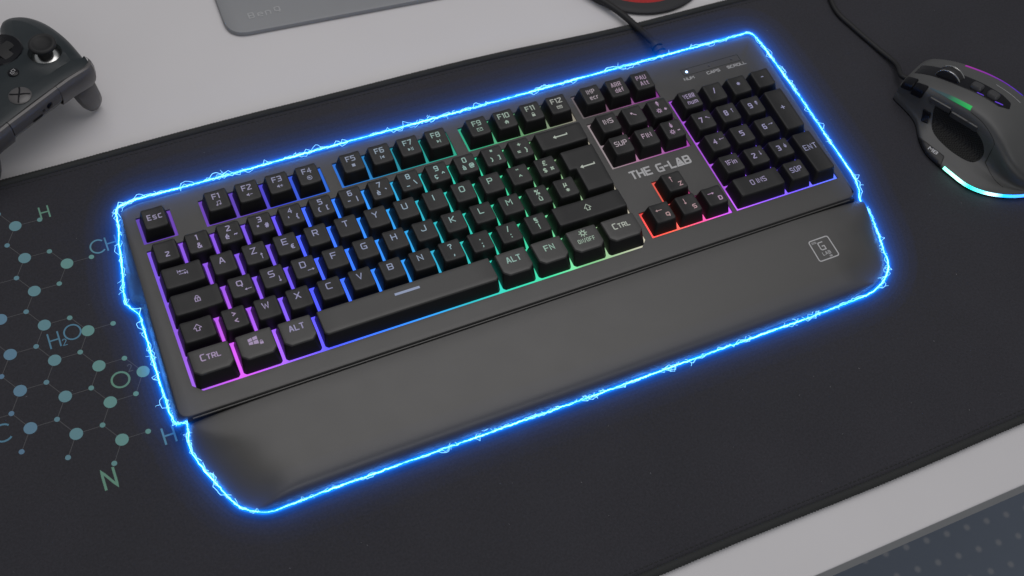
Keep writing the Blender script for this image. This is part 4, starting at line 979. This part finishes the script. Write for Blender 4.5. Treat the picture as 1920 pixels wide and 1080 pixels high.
for s in (-1,1):
    # bumper: sweeps from the bar out to the shoulder
    mb=MB(); rings=[]
    for x,dy,zo,dep in ((1.90,0,0,1),(2.3,.0,.0,1),(2.8,-.02,.0,1.0),(3.5,.04,.03,1.0),(4.2,.06,.0,1.0),(4.65,-.12,-.05,.95),(4.95,-.5,-.2,.85),(5.1,-1.0,-.45,.6)):
        rings.append([cw(s*x,y+dy-.02,4.3+(z-4.3)*dep+zo-.011*x*x) for y,z in ((.90,4.31),(1.06,4.41),(1.20,4.35),(1.32,4.12),(1.37,3.95),(1.38,3.3),(1.22,2.8),(.4,2.6))])
    mb.loft(rings,0,closed=False); mb.build('bumper',M['bumper'],gc,GL,smooth=24)
    # trigger: broad blade curving down to the desk
    mb=MB(); rings=[]
    for t,(y,z,x0,x1,th) in enumerate(((.9,3.2,3.0,4.7,.9),(1.1,2.6,3.05,4.65,.9),(1.2,1.9,3.15,4.7,.8),(1.2,1.2,3.3,4.8,.65),(1.12,.6,3.5,4.88,.5),(1.0,.15,3.75,4.88,.36),(.85,-.15,3.95,4.75,.2),(.75,-.25,4.1,4.6,.08))):
        rings.append([cw(s*x0,y-th,z),cw(s*(x0+.05),y-.12,z+.05),cw(s*(x0+.3),y+.04,z+.07),cw(s*(x1-.4),y+.02,z+.07),cw(s*(x1-.05),y-.2,z+.05),cw(s*x1,y-th,z)])
    mb.loft(rings,0,closed=True,cap1=True); mb.build('trigger',M['bumper'],gc,GL,smooth=50)
    if s>0:
        pass
# underside block that carries the triggers
mb=MB(); mb.loft([[cw(x,y,z) for x,y in ((-3.2,-3),(3.2,-3),(3.2,-.3),(-3.2,-.3))] for z in (1.9,2.9)],cap0=True,cap1=True); mb.build('underside',M['rubber'],gc,GL,smooth=0)
for c,colr in (((3.35,-.75),None),((4.15,-1.5),None),((2.55,-1.5),None),((3.35,-2.25),None)):
    mb=MB(); z0=ftop(*c); lathe(mb,c,[(.46,z0-.08),(.46,z0+.16),(.36,z0+.26),(.15,z0+.28)],n=24); mb.build('face_button',M['gloss'],gc,GL,smooth=40)

# ---------------------------------------------------------------- monitor base and coaster
BL=(22,23,-.3)
bs=thing('monitor_base','flat grey metal monitor base with faint lettering at the far edge','monitor base',BL)
r4=math.radians(-4); bc=Vector((9.75,15.0))
def bw(x,y,z): return Vector((bc.x+x*math.cos(r4)-y*math.sin(r4)+0*y, bc.y+x*math.sin(r4)+y*math.cos(r4), z))
op=round_poly([(0,0),(26,0),(25.6,19),(-.6,19)],1.5,8)
mb=MB(); mb.loft([[bw(*p,z) for p in offset_poly(op,d)] for d,z in ((.12,-.295),(0,-.22),(0,-.05),(.05,.05),(.16,.08))],cap0=True,cap1=True); mb.build('plate',M['base'],bs,BL,smooth=40)
for wd,dx,hh in (('B',-1.0,.46),('e',-.36,.52),('n',.20,.52),('Q',.88,.46)):
    mb=MB(); put(mb,text(wd,dx,.0,hh,.075,1.15),lambda a,b,l:Vector((12.76+a,16.33+b,.10+l))); mb.build('letter',M['basetext'],bs,BL,smooth=0)
mb=MB(); cc=bw(13,13,0); mb.loft([[(cc.x+r*math.cos(2*math.pi*k/32),cc.y+.7*r*math.sin(2*math.pi*k/32),z) for k in range(32)] for r,z in ((3.4,.07),(3.3,.5),(2.6,1.1),(2.4,9))],cap1=True); mb.build('stem',M['base'],bs,BL,smooth=40)
CC=(40.5,13.1)
co=thing('coaster','round black coaster with a red ring print near the cable','coaster',(CC[0],CC[1],-.3))
mb=MB(); mb.loft([[(CC[0]+r*math.cos(2*math.pi*k/64),CC[1]+r*math.sin(2*math.pi*k/64),z) for k in range(64)] for r,z in ((5.55,-.297),(5.65,-.2),(5.65,.0),(5.5,.1),(5.3,.12))],cap1=True,cap0=True); mb.build('disc',M['coaster'],co,(CC[0],CC[1],-.3),smooth=40)
def mat_red():
    m=mat('speckled red print',(.33,.018,.018),.6,.3,noise=.55,nscale=9); return m
mb=MB(); n=72
def rin(a):      # inner edge dips into notches at four places
    q=min(abs(((a-t+180)%360)-180) for t in (263,353,83,173)); return 3.5+(.95*max(0,1-q/11))
for k in range(n):
    a0,a1=360*k/n,360*(k+1)/n
    P=lambda a,r:(CC[0]+r*math.cos(math.radians(a)),CC[1]+r*math.sin(math.radians(a)),.126)
    mb.poly([P(a0,rin(a0)),P(a1,rin(a1)),P(a1,4.75),P(a0,4.75)])
    mb.poly([P(a0,1.2),P(a1,1.2),P(a1,2.9),P(a0,2.9)]) if (k//6)%2 else None
mb.build('red_print',mat_red(),co,(CC[0],CC[1],-.3),smooth=0)

# lint specks lying on the mat
mb=MB(); lr=random.Random(3)
for k in range(150):
    x,y=lr.uniform(-12,62),lr.uniform(-29,6)
    if -3.5<x<46 and -21<y<4: continue
    a=lr.uniform(0,6.28); L=lr.uniform(.02,.05); wd=lr.uniform(.008,.016); d=Vector((math.cos(a),math.sin(a),0)); nn=Vector((-d.y,d.x,0)); p=Vector((x,y,.012))
    mb.poly([p-d*L-nn*wd,p+d*L-nn*wd,p+d*L*.8+nn*wd+Vector((0,0,.02)),p-d*L+nn*wd+Vector((0,0,.01))])
ln_=mb.build('lint',mat('pale lint',(.16,.16,.17),.8,.2),None,(27,-11,0),smooth=0); ln_['kind']='stuff'; ln_['label']='pale lint specks scattered over the black desk mat'; ln_['category']='lint'
# ---------------------------------------------------------------- camera
R=[[0.910031788459881,-0.4028018498605867,0.09794291062282992],[-0.2967565025018549,-0.7979926715357128,-0.5245410130729536],[0.28944381529970353,0.44828380064600065,-0.845732766221398]]
cam_d=bpy.data.cameras.new('camera'); cam=bpy.data.objects.new('camera',cam_d); COL.objects.link(cam)
mw4=Matrix(((R[0][0],-R[1][0],-R[2][0],-1.74276),(R[0][1],-R[1][1],-R[2][1],-44.0471),(R[0][2],-R[1][2],-R[2][2],60.59988+TOP),(0,0,0,1)))
cam.matrix_world=mw4
cam_d.sensor_width=36; cam_d.lens=2266.43/1920*36; cam_d.clip_start=1; cam_d.clip_end=2000
cam_d.dof.use_dof=True; cam_d.dof.focus_distance=74; cam_d.dof.aperture_fstop=.13
scene.camera=cam

# ---------------------------------------------------------------- light: soft ceiling panel and an added front fill
w=bpy.data.worlds.new('World'); scene.world=w; w.use_nodes=True
bg=w.node_tree.nodes['Background']; bg.inputs['Color'].default_value=(.93,.96,1,1); bg.inputs['Strength'].default_value=.26
def area(name,loc,target,sx,sy,power,color):
    l=bpy.data.lights.new(name,'AREA'); l.shape='RECTANGLE'; l.size=sx; l.size_y=sy; l.energy=power; l.color=color
    o=bpy.data.objects.new(name,l); COL.objects.link(o); o.location=loc
    o.rotation_euler=(Vector(target)-Vector(loc)).to_track_quat('-Z','Y').to_euler(); return o
area('ceiling_softbox',(32,17,105),(22,-6,0),105,85,62000,(1,.97,.96))
area('front_fill',(20,-120,75),(22,-8,0),90,50,26000,(.98,.98,1))  # unseen lamp added to brighten faces turned to the camera

# ---------------------------------------------------------------- render settings
scene.render.engine='CYCLES'
scene.cycles.samples=128
scene.cycles.use_denoising=True
scene.cycles.max_bounces=6
scene.render.resolution_x=1024; scene.render.resolution_y=576
scene.view_settings.view_transform='Standard'; scene.view_settings.look='None'
scene.view_settings.exposure=0; scene.view_settings.gamma=1
